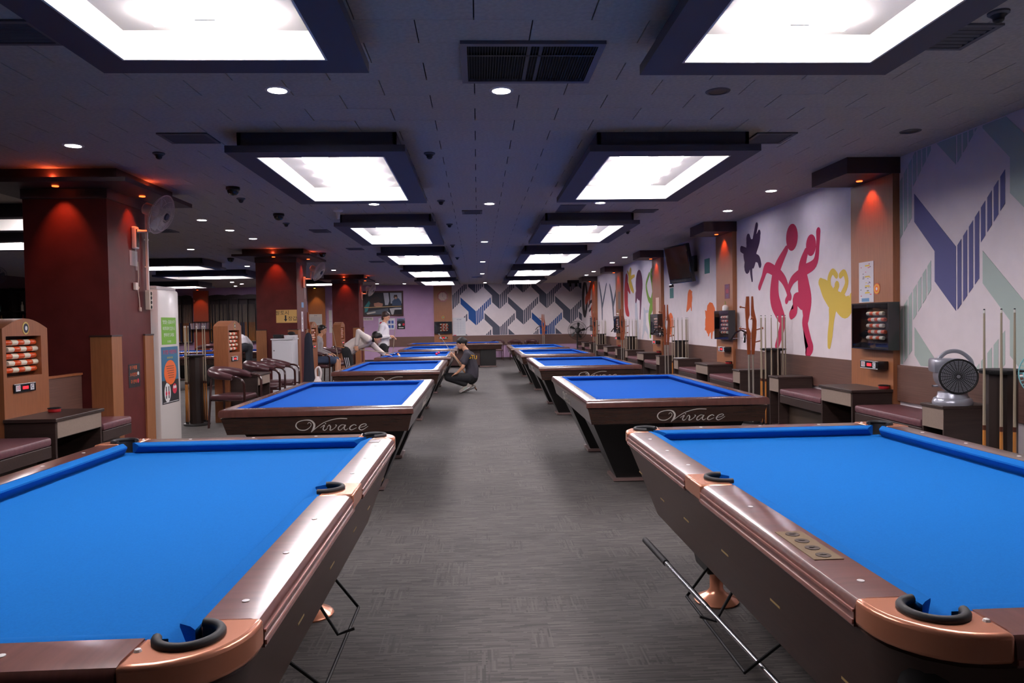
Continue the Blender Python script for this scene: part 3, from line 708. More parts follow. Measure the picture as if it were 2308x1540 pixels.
for i, y in enumerate(PIL):
    p = struct(bx('trim_%d' % (3 + i), M_PILLAR, None, XR - .07, XR, y - .405, y + .405, 0, 2.86))
    c = struct(bx('trim_%d' % (13 + i), M_CROWN, None, XR - .536, XR, y - .42, y + .34, 2.86, CE))
    lp = MB().lathe([(  .0001, 0), (.024, 0), (.03, -.005), (.03, .004), (.0001, .004)], 16, (XR - .20, y - .02, 2.858)).build('crown_lamp', M_REDGLOW, c, smooth=True)
    lamp(lp, (XR - .20, y - .02, 2.85), (.30, 0, -1), power=RED * .9, size=1.5)
# back wall: wooden pillar with a clock, the left stretch behind the cue racks
struct(bx('trim_20', M_PILLAR, None, -1.73, -1.01, YB - .06, YB, 0, 2.96))

# ---- the counters and benches along the right wall, one set per pillar
def desk(label, x, y, s, w=.70, group='counter desks'):
    """front towards -X (s=1) or +X (s=-1); x is the front edge"""
    t = thing('counter_desk', label, 'desk', (x, y, 0), 0 if s == 1 else PI, group); d = .425; h = w / 2
    bx('desk_top', M_WENGE, t, 0, d, -h, h, .692, .721, .004)
    bx('front_panel', M_TAUPE, t, .012, .03, -h + .04, h - .04, .555, .691)
    bx('side_panel', M_WENGE, t, .02, d, -h + .02, -h + .045, 0, .692); bx('side_panel', M_WENGE, t, .02, d, h - .045, h - .02, 0, .692)
    bx('shelf', M_WENGE, t, .03, d, -h + .045, h - .045, .545, .56)
    bx('back_panel', M_WENGE, t, d - .02, d, -h + .045, h - .045, 0, .545)
    return t
def side_cab(label, x, y, s, w=.30, group='small side counters'):
    t = thing('side_counter', label, 'counter', (x, y, 0), 0 if s == 1 else PI, group); d = .44; h = w / 2
    bx('counter_top', M_WENGE, t, 0, d, -h, h, .697, .721, .004)
    bx('front_panel', M_TAUPE, t, .012, .03, -h + .012, h - .012, .53, .696)
    bx('side_panel', M_WENGE, t, .015, d, -h + .005, -h + .025, 0, .697); bx('side_panel', M_WENGE, t, .015, d, h - .025, h - .005, 0, .697)
    bx('back_panel', M_WENGE, t, .30, .32, -h + .025, h - .025, 0, .53); bx('bottom_shelf', M_WENGE, t, .03, .30, -h + .025, h - .025, .09, .11)
    return t
def bench(label, x, y, s, w, group='cushioned wall benches'):
    t = thing('wall_bench', label, 'bench', (x, y, 0), 0 if s == 1 else PI, group); d = .44; h = w / 2
    MB().box(-.01, d, -h + .004, h - .004, .505, .578, .022).build('seat_cushion', M_CUSH, t, smooth=True)
    bx('seat_board', M_WENGE, t, 0, d, -h, h, .405, .503, .004)
    bx('base', mat('bench_base', (70, 56, 44), .5), t, .12, d, -h, h, 0, .405)
    return t
def ash(label, x, y, z=.721):
    t = thing('ashtray', label, 'ashtray', (x, y, z), 0, 'red ashtrays on the counters')
    MB().lathe([(.0001, .002), (.046, 0), (.052, .008), (.05, .034), (.044, .034), (.042, .012), (.0001, .01)], 18).build('bowl', mat('ash_red', (170, 26, 34), .3, coat=.4), t, smooth=True)
    MB().lathe([(.051, .030), (.054, .034), (.054, .04), (.045, .04), (.045, .034)], 18).build('rim', M_BLACKM, t, smooth=True)
    return t
for i, y in enumerate(PIL):
    q = 'by the wooden pillar ' + PN[i]
    yd = y - .055
    desk('dark counter desk with taupe drawer front ' + q, XR - .496, yd, 1)
    bench('burgundy bench nearer than the desk at pillar ' + PN[i], XR - .466, yd - .35 - .55, 1, 1.09)
    bench('burgundy bench beyond the desk at pillar ' + PN[i], XR - .466, yd + .35 + .55, 1, 1.09)
    side_cab('small counter ending the nearer bench at pillar ' + PN[i], XR - .486, yd - .35 - 1.10 - .155, 1)
    side_cab('small counter ending the bench beyond the desk at pillar ' + PN[i], XR - .486, yd + .35 + 1.10 + .155, 1)
    ash('red ashtray on the desk ' + q, XR - .12, yd - .27)

# ---- bead scorers in black glass boxes on the pillars, with a counter box below
def bead_rows(parent, n, length, r, gap, fn, first=0):
    """n rods of striped beads; fn(u, z) -> point on the front plane; u runs along the rod"""
    for k in range(n):
        z = -k * gap
        rod = MB().tube([fn(-length * .62, z), fn(length * .62, z)], r * .22, 6).build('rod', M_CHROME, parent)
        segs = 5; sl = length / segs
        for j in range(segs):
            u0 = -length / 2 + j * sl + (.03 if k % 2 else -.0); u1 = u0 + sl * .985
            pts = [fn(u0, z), fn(u0 + sl * .08, z), fn(u1 - sl * .08, z), fn(u1, z)]
            MB().tube(pts, [r * .86, r, r, r * .86], 12).build('bead', M_OR if (j + k + first) % 2 else M_IV, rod, smooth=True)
def counter_box(parent, fn_rot, loc, number, name='counter_box'):
    """small black box with a number plate, red display and a dial; built facing -Y, then turned"""
    t = bpy.data.objects.new(name, None); COL.objects.link(t); t.parent = parent; t.location = loc; t.rotation_euler = fn_rot
    return t
def timer(label, loc, rz, number, glyph='C'):
    t = thing('table_timer', label, 'timer', loc, rz, 'table timers')
    bx('case', M_BOXPL, t, -.17, .17, -.055, .055, 0, .082, .004)
    bx('edge_strip', M_PAPER, t, -.165, .165, -.0565, -.0548, .002, .008)
    bx('number_plate', M_PAPER, t, -.145, -.075, -.0575, -.0548, .016, .07)
    link('number', text_mesh(number, .052, .0008), mat('print_red', (190, 40, 44), .6), t, False, (-.11, -.058, .043), FACE_NY)
    bx('display', M_LED, t, -.035, .045, -.0575, -.0548, .028, .056)
    bx('dial_plate', M_PAPER, t, .075, .125, -.0575, -.0548, .014, .07)
    link('dial_mark', text_mesh(glyph, .05, .0008), M_BLACKM, t, False, (.1, -.058, .042), FACE_NY)
    return t
def score_box(label, loc, rz, w=.70, h=.475, d=.112):
    """box on a wall; built facing -Y, origin at the middle of its foot"""
    t = thing('bead_scorer', label, 'scoreboard', loc, rz, 'bead scorers in black boxes')
    k = .014
    sh = MB()
    sh.box(-w / 2, w / 2, -d, 0, 0, k).box(-w / 2, w / 2, -d, 0, h - k, h).box(-w / 2, -w / 2 + k, -d, 0, k, h - k).box(w / 2 - k, w / 2, -d, 0, k, h - k).box(-w / 2 + k, w / 2 - k, -.014, 0, k, h - k)
    sh.build('case', M_BOXPL, t)
    bx('backing', mat('scorer_felt', (48, 30, 26), .8), t, -.17, .21, -.03, -.015, .06, h - .07)
    b = bpy.data.objects.new('bead_rack', None); COL.objects.link(b); b.parent = t; b.location = (.03, -.062, h - .11)
    bead_rows(b, 5, .30, .0205, .062, lambda u, z: (u, 0, z))
    bx('lamp_strip', mat('scorer_lamp', (255, 226, 196), .5, emit=5), t, -.2, .2, -.098, -.082, h - .02, h - .0142)
    bx('lamp_lip', M_BOXPL, t, -w / 2 + k, w / 2 - k, -.1055, -.1, h - .05, h - k)
    bx('door_glass', M_GLASS, t, -w / 2 + k, w / 2 - k, -d + .002, -d + .006, k, h - k)
    return t
NUM = ('13', '14', '15', '16', '17')
for i, y in enumerate(PIL):
    score_box('black glass box of orange and white score beads on the pillar ' + PN[i], (XR - .072, y - .17, 1.115), -PI / 2)
    timer('black table timer below the bead box on the pillar ' + PN[i], (XR - .127, y - .155, .915), -PI / 2, NUM[i])
score_box('black glass box of score beads under the octagonal clock', (-1.37, YB - .062, 1.07), 0)
timer('black table timer under the bead box on the back wall', (-1.37, YB - .117, .86), 0, '11')

# ---- cues and the round cue stands
M_MAPLE = mat('cue_maple', (206, 184, 150), .35, coat=.3)
M_SHAFT = mat('cue_shaft', (170, 156, 134), .4)
M_BUTT = mat('cue_butt', (204, 134, 66), .3, coat=.4)
M_POINT = mat('cue_point', (86, 44, 30), .35, coat=.3)
M_TIP = mat('cue_tip', (30, 40, 52), .7)
M_FERR = mat('cue_ferrule', (236, 234, 226), .4)
def make_cue(L=1.46):
    t = thing('cue', '', 'cue')
    MB().tube([(0, 0, .62), (0, 0, L - .03)], [.0105, .0064], 8).build('shaft', M_SHAFT, t, smooth=True)
    MB().tube([(0, 0, .03), (0, 0, .585)], [.0145, .0108], 8).build('butt', M_BUTT, t, smooth=True)
    pm = MB()
    for k in range(4):
        a = k * PI / 2; c, s = math.cos(a), math.sin(a)
        pm.add([(c * .0148 - s * .009, s * .0148 + c * .009, .03), (c * .0148 + s * .009, s * .0148 - c * .009, .03), (c * .0122, s * .0122, .36)], [(0, 1, 2)])
    pm.build('points', M_POINT, t)
    MB().tube([(0, 0, .585), (0, 0, .62)], .0118, 8).build('collar', M_POINT, t, smooth=True)
    MB().tube([(0, 0, 0), (0, 0, .03)], [.0135, .0148], 8).build('bumper', M_BLACKM, t, smooth=True)
    f = MB().tube([(0, 0, L - .03), (0, 0, L - .008)], .0066, 8).build('ferrule', M_FERR, t, smooth=True)
    MB().tube([(0, 0, L - .008), (0, 0, L)], [.0066, .005], 8).build('tip', M_TIP, f, smooth=True)
    return t
CUE0 = make_cue(); CUE_USED = [False]
def place_cue(loc, label, group, tilt=None):
    if CUE_USED[0]: c = dup(CUE0)
    else: c = CUE0; CUE_USED[0] = True
    c.location = loc; c['label'] = label; c['group'] = group; c.rotation_mode = 'XYZ'
    c.rotation_euler = tilt if tilt else (0, 0, random.uniform(0, 6))
    return c
def cue_stand(label, x, y, angles, what, zd=1.04, r=.155):
    t = thing('cue_stand', label, 'cue stand', (x, y, 0), 0, 'round cue stands')
    MB().lathe([(.0001, 0), (r + .045, 0), (r + .05, .012), (r + .04, .03), (.0001, .03)], 28).build('base_disc', M_BLACKLEG, t, smooth=True)
    MB().lathe([(.0001, .03), (.098, .03), (.098, zd - .021), (.0001, zd - .021)], 10).build('column', mat('stand_column', (40, 28, 24), .4), t)
    disc = MB().lathe([(.0001, zd - .02), (r - .014, zd - .02), (r - .010, zd - .012), (r - .010, zd + .004), (r - .016, zd + .01), (.0001, zd + .01)], 28).build('holder_disc', M_BLACKM, t, smooth=True)
    ringm = MB()
    for k in range(12):
        a = k * PI / 6; MB().tube([((r + .012 * math.cos(b)) * math.cos(a) - .012 * math.sin(b) * math.sin(a), (r + .012 * math.cos(b)) * math.sin(a) + .012 * math.sin(b) * math.cos(a), zd) for b in [j * PI / 3 for j in range(6)]], .004, 5, closed=True).build('clip', M_BLACKM, disc)
    pts = sorted([(x + r * math.cos(math.radians(a)), y + r * math.sin(math.radians(a))) for a in angles], key=lambda p: p[0] / p[1])
    n = len(pts)
    for k, p in enumerate(pts):
        od = ('leftmost' if k == 0 else 'rightmost' if k == n - 1 else ('second', 'third', 'fourth', 'fifth', 'sixth', 'seventh')[k - 1] + ' from left')
        place_cue((p[0], p[1], .03), '%s %s' % (od, what), 'cues in ' + what.split(' in ')[-1])
    return t
cue_stand('round black cue stand with four cues beside the small counter at the right edge', 3.80, 5.12, (190, 232, 262, 330), 'maple cue standing in the stand at the right edge')
for (x, y, what) in ((3.93, 9.55, 'stand before the dancing mural'), (3.95, 14.1, 'stand under the television'), (3.95, 18.65, 'stand under the green and plum mural'), (3.95, 23.2, 'farthest stand along the right wall')):
    cue_stand('round black cue stand, the ' + what, x, y, (180, 210, 240, 270, 300, 330, 150, 20), 'maple cue upright in the ' + what)
# ================================================================ fittings on the ceiling
def downlight(x, y, on, label):
    t = thing('downlight', label, 'downlight', (x, y, CE), 0, 'round recessed downlights')
    MB().lathe([(.062, 0), (.062, -.006), (.082, -.004), (.085, 0)], 24).build('trim_ring', M_GREYPL if not on else M_WHITE, t, smooth=True)
    MB().lathe([(.0001, -.003), (.062, -.003), (.062, -.001), (.0001, -.001)], 24).build('lens', M_DOWN if on else mat('dead_lamp', (40, 38, 36), .3), t)
    return t
K = .91
DL = [(-1.429, 5.433, 'left of the aisle, before the first carom table'), (.206, 5.453, 'over the aisle beside the dark ceiling grille'), (-3.745, 7.038, 'far left, before the near red column'),
      (-1.445, 10.511, 'over the left row, between the second and third light panels'), (.198, 10.564, 'over the aisle, second from the camera'), (1.811, 10.576, 'over the right row, between the second and third light panels'),
      (-4.37, 11.904, 'first of three in line behind the near column'), (-4.357, 13.179, 'middle of three in line behind the near column'), (-4.344, 14.465, 'last of three in line, before the middle column'), (-6.231, 16.279, 'in the left hall beside the first hidden panel'),
      (3.99, 9.719, 'nearest one along the right wall'), (4.0, 11.465, 'second one along the right wall'), (.173, 15.474, 'over the aisle, third from the camera'), (.17, 20.46, 'over the aisle, fourth from the camera'), (.188, 25.372, 'over the aisle, fifth from the camera'), (.338, 31.0, 'over the aisle, at the back wall'),
      (4.006, 19.626, 'third along the right wall, by the green mural'), (3.987, 21.351, 'fourth along the right wall'), (4.022, 25.02, 'fifth along the right wall'), (4.052, 26.868, 'farthest along the right wall'),
      (-4.424, 22.839, 'between the middle and far columns'), (-9.277, 28.158, 'left hall, nearest of three by the cue racks'), (-9.305, 29.39, 'left hall, middle of three by the cue racks'), (-10.047, 30.9, 'left hall, last of three by the cue racks'), (-6.464, 20.925, 'left hall, beside the middle column'), (-4.17, 30.7, 'at the back wall above the framed picture'), (-3.056, 30.9, 'at the back wall right of the framed picture')]
for x, y, d in DL: downlight(x * K, y * K, True, 'lit round downlight ' + d)
downlight(1.847 * K, 5.485 * K, False, 'unlit round downlight before the second light panel, right row')
downlight(4.067 * K, 6.671 * K, False, 'unlit round downlight near the right wall mural')

def vent(label, x, y, w, d, h=.012, slats=6, m=M_GREYPL, g='square ceiling vents'):
    t = thing('ceiling_vent', label, 'vent', (x, y, CE), 0, g); f = .03
    fr = MB()
    fr.box(-w / 2, w / 2, -d / 2, -d / 2 + f, -h, 0).box(-w / 2, w / 2, d / 2 - f, d / 2, -h, 0).box(-w / 2, -w / 2 + f, -d / 2 + f, d / 2 - f, -h, 0).box(w / 2 - f, w / 2, -d / 2 + f, d / 2 - f, -h, 0)
    fr.build('frame', m, t)
    bx('duct', M_BLACKM, t, -w / 2 + f, w / 2 - f, -d / 2 + f, d / 2 - f, -.002, 0)
    for k in range(slats):
        y0 = -d / 2 + f + (k + .5) * (d - 2 * f) / slats
        MB().add([(-w / 2 + f, y0 - .008, -.003), (w / 2 - f, y0 - .008, -.003), (w / 2 - f, y0 + .006, -h), (-w / 2 + f, y0 + .006, -h), (-w / 2 + f, y0 - .005, -.003), (w / 2 - f, y0 - .005, -.003), (w / 2 - f, y0 + .009, -h), (-w / 2 + f, y0 + .009, -h)], [(0, 1, 2, 3), (7, 6, 5, 4), (0, 3, 7, 4), (1, 5, 6, 2), (0, 4, 5, 1), (3, 2, 6, 7)]).build('slat', M_GREYPL, t)
    return t
for d, x0, x1, y0, y1 in (('beside the left row, second panel', -2.80, -2.36, 6.60, 6.95), ('touching the right row, second panel', 2.62, 3.0, 6.68, 7.08), ('at the right row, first panel', 2.80, 3.15, 4.22, 4.62), ('at the left row, first panel', -2.85, -2.45, 4.2, 4.55),
                          ('over the aisle behind the downlight', -.21, .10, 11.16, 11.5), ('on the right before the second pillar', 2.47, 2.83, 11.22, 11.55), ('beside the left row, third panel', -2.98, -2.66, 13.2, 13.6), ('behind the near red column', -5.65, -5.3, 12.95, 13.35), ('beside the left row, fourth panel', -2.9, -2.55, 16.4, 16.8), ('over the far end of the left row', -2.9, -2.5, 19.8, 20.2), ('over the aisle near the back wall', -.2, .2, 26.9, 27.3)):
    vent('small square ceiling vent ' + d, (x0 + x1) / 2 * K, (y0 + y1) / 2 * K, (x1 - x0) * K, (y1 - y0) * K)
t = thing('access_panel', 'plain grey ceiling hatch behind the right downlight', 'hatch', (1.44 * K, 11.1 * K, CE))
bx('door', mat('hatch_grey', (92, 90, 96), .7), t, -.16, .16, -.32, .32, -.006, 0); bx('rim', M_GREYPL, t, -.175, .175, -.335, .335, -.003, 0)
# the wide dark return-air grille over the aisle
gx, gy, gw, gd = .372 * K, 4.862 * K, .90 * K, .735 * K
t = thing('air_grille', 'wide dark return air grille in the ceiling over the aisle', 'air vent', (gx, gy, CE))
f = .038; fr = MB(); w, d = gw / 2, gd / 2
fr.box(-w, w, -d, -d + f, -.02, 0).box(-w, w, d - f, d, -.02, 0).box(-w, -w + f, -d + f, d - f, -.02, 0).box(w - f, w, -d + f, d - f, -.02, 0).build('frame', mat('grille_frame', (112, 106, 112), .45, metal=.3), t)
bx('duct', mat('duct_black', (6, 6, 7), .8), t, -w + f, w - f, -d + f, d - f, -.001, 0)
for k in range(46):
    x = -w + f + (k + .5) * (gw - 2 * f) / 46
    MB().box(x - .0012, x + .0012, -d + f, d - f, -.014, -.001).build('slat', mat('slat_dark', (46, 46, 50), .4, metal=.3), t)
for y in (-.14,): MB().box(-w + f, w - f, y - .008, y + .008, -.015, -.002).build('cross_bar', mat('slat_dark', (46, 46, 50), .4, metal=.3), t)
for x in (-.02, .05): MB().box(x - .01, x + .01, -d + f, d - f, -.015, -.002).build('cross_bar', mat('slat_dark', (46, 46, 50), .4, metal=.3), t)
def detector(x, y, label):
    t = thing('smoke_detector', label, 'smoke detector', (x * K, y * K, CE), 0, 'smoke detectors')
    MB().lathe([(.052, 0), (.052, -.010), (.04, -.018)], 16).build('mount', M_GREYPL, t, smooth=True)
    MB().lathe([(.04, -.018), (.028, -.03), (.026, -.045), (.014, -.056), (.0001, -.058)], 16).build('sensor', M_DARKPL, t, smooth=True)
for x, y, d in ((-3.098, 7.357, 'over the left seats, near the first column'), (-.455, 7.424, 'left of the aisle, nearest'), (-.482, 10.262, 'left of the aisle, second'), (-3.131, 9.945, 'behind the nearest dome camera'), (-3.158, 12.356, 'behind the second dome camera'), (-.457, 12.673, 'left of the aisle, third'), (-.519, 16.0, 'left of the aisle, fourth'), (-.5, 19.0, 'left of the aisle, fifth'), (2.9, 13.9, 'beside the right row, third panel'), (2.75, 17.6, 'beside the right row, fourth panel'), (3.0, 4.07, 'at the right row, first panel')):
    detector(x, y, 'small dark smoke detector ' + d)
def dome(x, y, label):
    t = thing('dome_camera', label, 'camera', (x * K, y * K, CE), 0, 'black dome cameras')
    MB().lathe([(.075, 0), (.075, -.03), (.066, -.036)], 20).build('housing', M_DARKPL, t, smooth=True)
    MB().lathe([(.066, -.036), (.06, -.062), (.04, -.086), (.0001, -.096)], 20).build('dome', M_BLACK, t, smooth=True)
for x, y, d in ((-2.976, 9.158, 'nearest, right of the wall fan'), (-3.007, 11.333, 'second, between the near and middle columns'), (-6.1, 18.46, 'in the left hall before the middle column'), (-3.622, 17.413, 'at the crown of the middle column')):
    dome(x, y, 'black dome camera on the ceiling, ' + d)
t = thing('ceiling_sensor', 'white cone-shaped ceiling sensor beside the left row, third panel', 'sensor', (-2.055 * K, 11.05 * K, CE))
MB().lathe([(.07, 0), (.066, -.012), (.03, -.03), (.022, -.11), (.0001, -.125)], 16).build('body', M_WHITE, t, smooth=True)
t = thing('twin_spotlight', 'twin red spotlights hung before the right end of the back wall', 'spotlight', (3.62, 27.4, CE))
bx('bracket', M_BLACKM, t, -.22, .22, -.03, .03, -.12, 0)
for s in (-1, 1):
    o = MB().lathe([(.03, .08), (.05, 0), (.05, -.06)], 14, (s * .12, 0, -.18)).build('head', M_BLACKM, t, smooth=True)
    MB().lathe([(.0001, -.058), (.046, -.058), (.0001, -.05)], 14, (s * .12, 0, -.18)).build('bulb', M_REDGLOW, o)

# ================================================================ red columns
def column(label, y0, y1, x0=-4.507, x1=-3.69):
    cx, cy = (x0 + x1) / 2, (y0 + y1) / 2; w, d = (x1 - x0) / 2, (y1 - y0) / 2
    t = thing('column', label, 'column', (cx, cy, 0), 0, 'red columns')
    bx('shaft', M_COLUMN, t, -w, w, -d, d, 0, 2.76)
    bx('band', M_CROWN, t, -w - .012, w + .012, -d - .012, d + .012, 2.762, 2.86)
    bx('crown_flange', M_CROWN, t, -w - .36, w + .36, -d - .36, d + .36, 2.862, 2.905)
    bx('crown', M_CROWN, t, -w - .2, w + .2, -d - .2, d + .2, 2.906, CE)
    for sx in (-1, 1):
        for sy in (-1, 1):
            g = MB()
            g.prism([(0, 0), (-.21, 0), (-.21, -.018), (-.018, -.018), (-.018, -.21), (0, -.21)], 0, 1.375, lambda u, v, z: (sx * (w + .018 + u), sy * (d + .018 + v), z)).build('corner_guard', M_TRIMW, t)
            MB().prism([(.006, .006), (-.216, .006), (-.216, -.018), (-.018, -.018), (-.018, -.216), (.006, -.216)], 1.375, 1.392, lambda u, v, z: (sx * (w + .018 + u), sy * (d + .018 + v), z)).build('guard_cap', M_WENGE, t)
    for (px, py, ax, ay) in ((0, -d - .15, 0, .32), (w + .15, 0, -.32, 0)):
        lp = MB().lathe([(.0001, 0), (.024, 0), (.03, -.005), (.03, .004), (.0001, .004)], 16, (px, py, 2.858)).build('crown_lamp', M_REDGLOW, t, smooth=True)
        lamp(lp, (px, py, 2.85), (ax, ay, -1), power=RED * 1.6, size=1.25, blend=.8)
        ul = bpy.data.lights.new('lamp_glow', 'POINT'); ul.energy = RED * .10; ul.color = (1, .12, .04); ul.shadow_soft_size = .03
        o = bpy.data.objects.new('lamp_glow', ul); COL.objects.link(o); o.parent = lp; o.location = (px * 1.10 if px else 0, py * 1.10 if py else 0, 2.94)
    return t
col1 = column('dark red column with orange-lit crown, nearest the camera', 7.51, 8.42)
col2 = column('dark red column with the yellow handwritten sign', 15.13, 16.0)
col3 = column('dark red column farthest away, before the purple wall', 22.93, 23.75)

# ================================================================ fans
M_FANW = mat('fan_white', (224, 214, 202), .4)
def cage_mesh(r, dep, wires, wr):
    mb = MB()
    prof = [(.0, dep), (r * .35, dep), (r * .75, dep * .8), (r * .97, dep * .25), (r, 0), (r * .97, -dep * .25), (r * .75, -dep * .7), (r * .25, -dep * .9)]
    for k in range(wires):
        a = 2 * PI * k / wires; mb.tube([(q * math.cos(a), q * math.sin(a), z) for q, z in prof[1:]], wr, 4, caps=False)
    for q, z in (prof[4], prof[2], prof[6], prof[1]):
        mb.tube([(q * math.cos(2 * PI * k / 36), q * math.sin(2 * PI * k / 36), z) for k in range(36)], wr * (2.6 if q == r else 1.2), 5, closed=True)
    return mb
def fan_head(parent, loc, normal, r, m, mb_col, blades=3, wires=60, wr=.0021, hubm=None, motor=True):
    """cage, blades, hub and motor of a fan whose air leaves along normal; returned Empty-free: parts carry the transform"""
    q = V(normal).normalized().to_track_quat('Z', 'Y').to_matrix().to_4x4(); T = Matrix.Translation(loc) @ q
    o = cage_mesh(r, r * .30, wires, wr).tf(T).build('cage', m, parent, smooth=True); o['kind'] = 'stuff'
    for k in range(blades):
        a0 = 2 * PI * k / blades; vs = []; fs = []
        nr, na = 5, 4
        for i in range(nr):
            rr = r * (.2 + .66 * i / (nr - 1)); sp = (.5 + .5 * math.sin(PI * (i + .4) / nr)) * (2.0 / blades)
            for j in range(na):
                a = a0 + sp * (j / (na - 1) - .5) + .2 * i / nr; vs.append((rr * math.cos(a), rr * math.sin(a), r * .16 * (j / (na - 1) - .5)))
        for i in range(nr - 1):
            for j in range(na - 1): fs.append((i * na + j, i * na + j + 1, (i + 1) * na + j + 1, (i + 1) * na + j))
        n = len(vs); vs2 = vs + [(x, y, z - .003) for x, y, z in vs]; fs2 = fs + [tuple(n + i for i in f[::-1]) for f in fs]
        MB().add(vs2, fs2).tf(T).build('blade', mb_col, parent, smooth=True)
    MB().lathe([(.0001, r * .34), (r * .16, r * .33), (r * .18, r * .30), (r * .18, r * .26)], 18).tf(T).build('hub_cap', hubm or M_DARKPL, parent, smooth=True)
    if motor: MB().lathe([(.0001, -r * .95), (r * .2, -r * .92), (r * .30, -r * .85), (r * .31, -r * .3), (r * .2, -r * .26)], 18).tf(T).build('motor', m, parent, smooth=True)
def wall_fan(label, wall_pt, head, normal, r=.215):
    t = thing('wall_fan', label, 'fan', wall_pt, 0, 'white fans on the columns')
    W = V(wall_pt); h = V(head) - W; n = V(normal).normalized()
    bx('wall_plate', M_FANW, t, .002, .05, -.045, .045, -.19, .05, .012)
    bx('control_strip', M_BLACKM, t, .05, .055, -.03, .03, -.17, .02)
    MB().tube([(.05, 0, 0), (.17, 0, .0), tuple(h - n * r * .8)], .02, 10).build('arm', M_FANW, t, smooth=True)
    fan_head(t, h, n, r, M_FANW, mat('fan_blade_grey', (186, 182, 178), .3), 3, hubm=mat('hub_blue', (40, 44, 62), .4))
    for s in (-.012, .012): MB().tube([(.03, s, -.19), (.03, s, -.42)], .002, 5).build('pull_cord', M_PAPER, t)
    return t
wall_fan('white oscillating fan on the side of the near red column', (-3.69, 8.05, 2.50), (-3.34, 7.95, 2.66), (.92, -.04, -.40))
wall_fan('white oscillating fan on the side of the middle red column', (-3.69, 15.7, 2.45), (-3.33, 15.6, 2.60), (.88, -.10, -.46))
wall_fan('white oscillating fan on the side of the far red column', (-3.69, 23.4, 2.45), (-3.33, 23.3, 2.56), (.88, -.10, -.46))
t = thing('stand_fan', 'large black stand fan at the far right corner', 'fan', (3.42, 25.0, 0))
MB().lathe([(.0001, 0), (.26, 0), (.26, .02), (.06, .05), (.0001, .05)], 22).build('base', M_BLACKM, t, smooth=True)
MB().tube([(0, 0, .05), (0, .02, .95), (0, .06, 1.13)], .022, 10).build('pole', M_BLACKM, t, smooth=True)
fan_head(t, (0, -.02, 1.15), (-.25, -1, 0), .32, M_BLACKM, M_BLACKM, 5, 60, .0022)
t = thing('desk_fan', 'pale turquoise fan cut off by the right picture edge', 'fan', (3.70, 4.60, 0))
m_tq = mat('turquoise', (140, 206, 212), .4)
MB().lathe([(.0001, 0), (.16, 0), (.16, .02), (.03, .04), (.0001, .04)], 22).build('base', m_tq, t, smooth=True)
MB().tube([(0, 0, .04), (0, .05, 1.06)], .015, 10).build('pole', m_tq, t, smooth=True)
fan_head(t, (0, -.05, 1.06), (-.5, -.86, 0), .17, m_tq, m_tq, 4, 40, .0016, m_tq)
t = thing('hanging_fan', 'grey fan hung from the ceiling at the far left picture edge', 'fan', (-11.25, 17.6, CE))
MB().tube([(0, 0, 0), (0, .2, -.12), (0, .16, -.22)], .02, 8).build('bracket', M_GREYPL, t, smooth=True)
fan_head(t, (0, 0, -.25), (.45, -.75, -.45), .24, M_GREYPL, M_GREYPL, 3, 44, .0016, M_GREYPL)
# ================================================================ left seating: scorer cabinets, desks, benches
M_CAB = mat('cabinet_wood', (150, 92, 58), .42, grain=((60, 60, 5), .12))
def score_cabinet(label, x, y, num, w=.63):
    """arched wooden cabinet; its face looks towards +X at x, centred on y. Built facing -Y, then turned"""
    t = thing('scorer_cabinet', label, 'scoreboard', (x, y, 0), PI / 2, 'wooden bead scorer cabinets'); h = w / 2; d = .22
    z0, z1 = 1.06, 1.405; a0, a1 = -h + .045, h - .10
    arch = [(h * math.cos(k * PI / 12) if False else h - 2 * h * k / 12, 1.47 + .085 * math.sin(PI * k / 12)) for k in range(13)]
    body = MB(); fn = lambda u, v, q: (u, q, v)
    body.prism([(-h, 0), (h, 0), (h, z0), (-h, z0)], 0, d, fn)
    body.prism([(-h, z0), (a0, z0), (a0, z1), (-h, z1)], 0, d, fn).prism([(a1, z0), (h, z0), (h, z1), (a1, z1)], 0, d, fn)
    body.prism([(-h, z1), (h, z1)] + arch, 0, d, fn)
    body.build('body', M_CAB, t)
    bx('recess_back', mat('recess_brown', (66, 40, 30), .6), t, a0, a1, .12, .135, z0, z1)
    b = bpy.data.objects.new('bead_rack', None); COL.objects.link(b); b.parent = t; b.location = ((a0 + a1) / 2 + .015, .05, z1 - .055)
    bead_rows(b, 5, (a1 - a0) * .86, .0245, .0585, lambda u, z: (u, 0, z), 1)
    def oval(name, r, q0, q1, m_, par): return MB().prism([(r * math.cos(k * PI / 12), 1.472 + r * 1.2 * math.sin(k * PI / 12)) for k in range(24)], q0, q1, lambda u, v, q: (u, -q, v)).build(name, m_, par)
    em = oval('emblem', .046, 0, .003, mat('emblem_gold', (206, 180, 96), .4), t); oval('emblem_disc', .034, .003, .0045, mat('emblem_blue', (28, 34, 54), .4), em); oval('emblem_ball', .016, .0045, .006, M_PAPER, em)
    tm = bpy.data.objects.new('timer', None); COL.objects.link(tm); tm.parent = t; tm.location = (-.05, -.001, .925); tm['label'] = 'black timer panel with red display'
    bx('case', M_BOXPL, tm, -.15, .15, -.012, 0, 0, .075, .003)
    bx('number_plate', M_PAPER, tm, -.13, -.07, -.0138, -.012, .014, .064)
    link('number', text_mesh(num, .046, .0006), mat('print_red', (190, 40, 44), .6), tm, False, (-.10, -.0142, .039), FACE_NY)
    bx('display', M_LED, tm, -.035, .04, -.0138, -.012, .026, .05)
    bx('dial_plate', M_PAPER, tm, .07, .12, -.0138, -.012, .012, .064)
    link('dial_mark', text_mesh('C', .046, .0006), M_BLACKM, tm, False, (.095, -.0142, .038), FACE_NY)
    return t
score_cabinet('arched wooden scorer cabinet with orange beads at the left edge', -3.9, 6.485, '10')
score_cabinet('arched wooden scorer cabinet behind the brown armchair', -3.8, 11.60, '9')
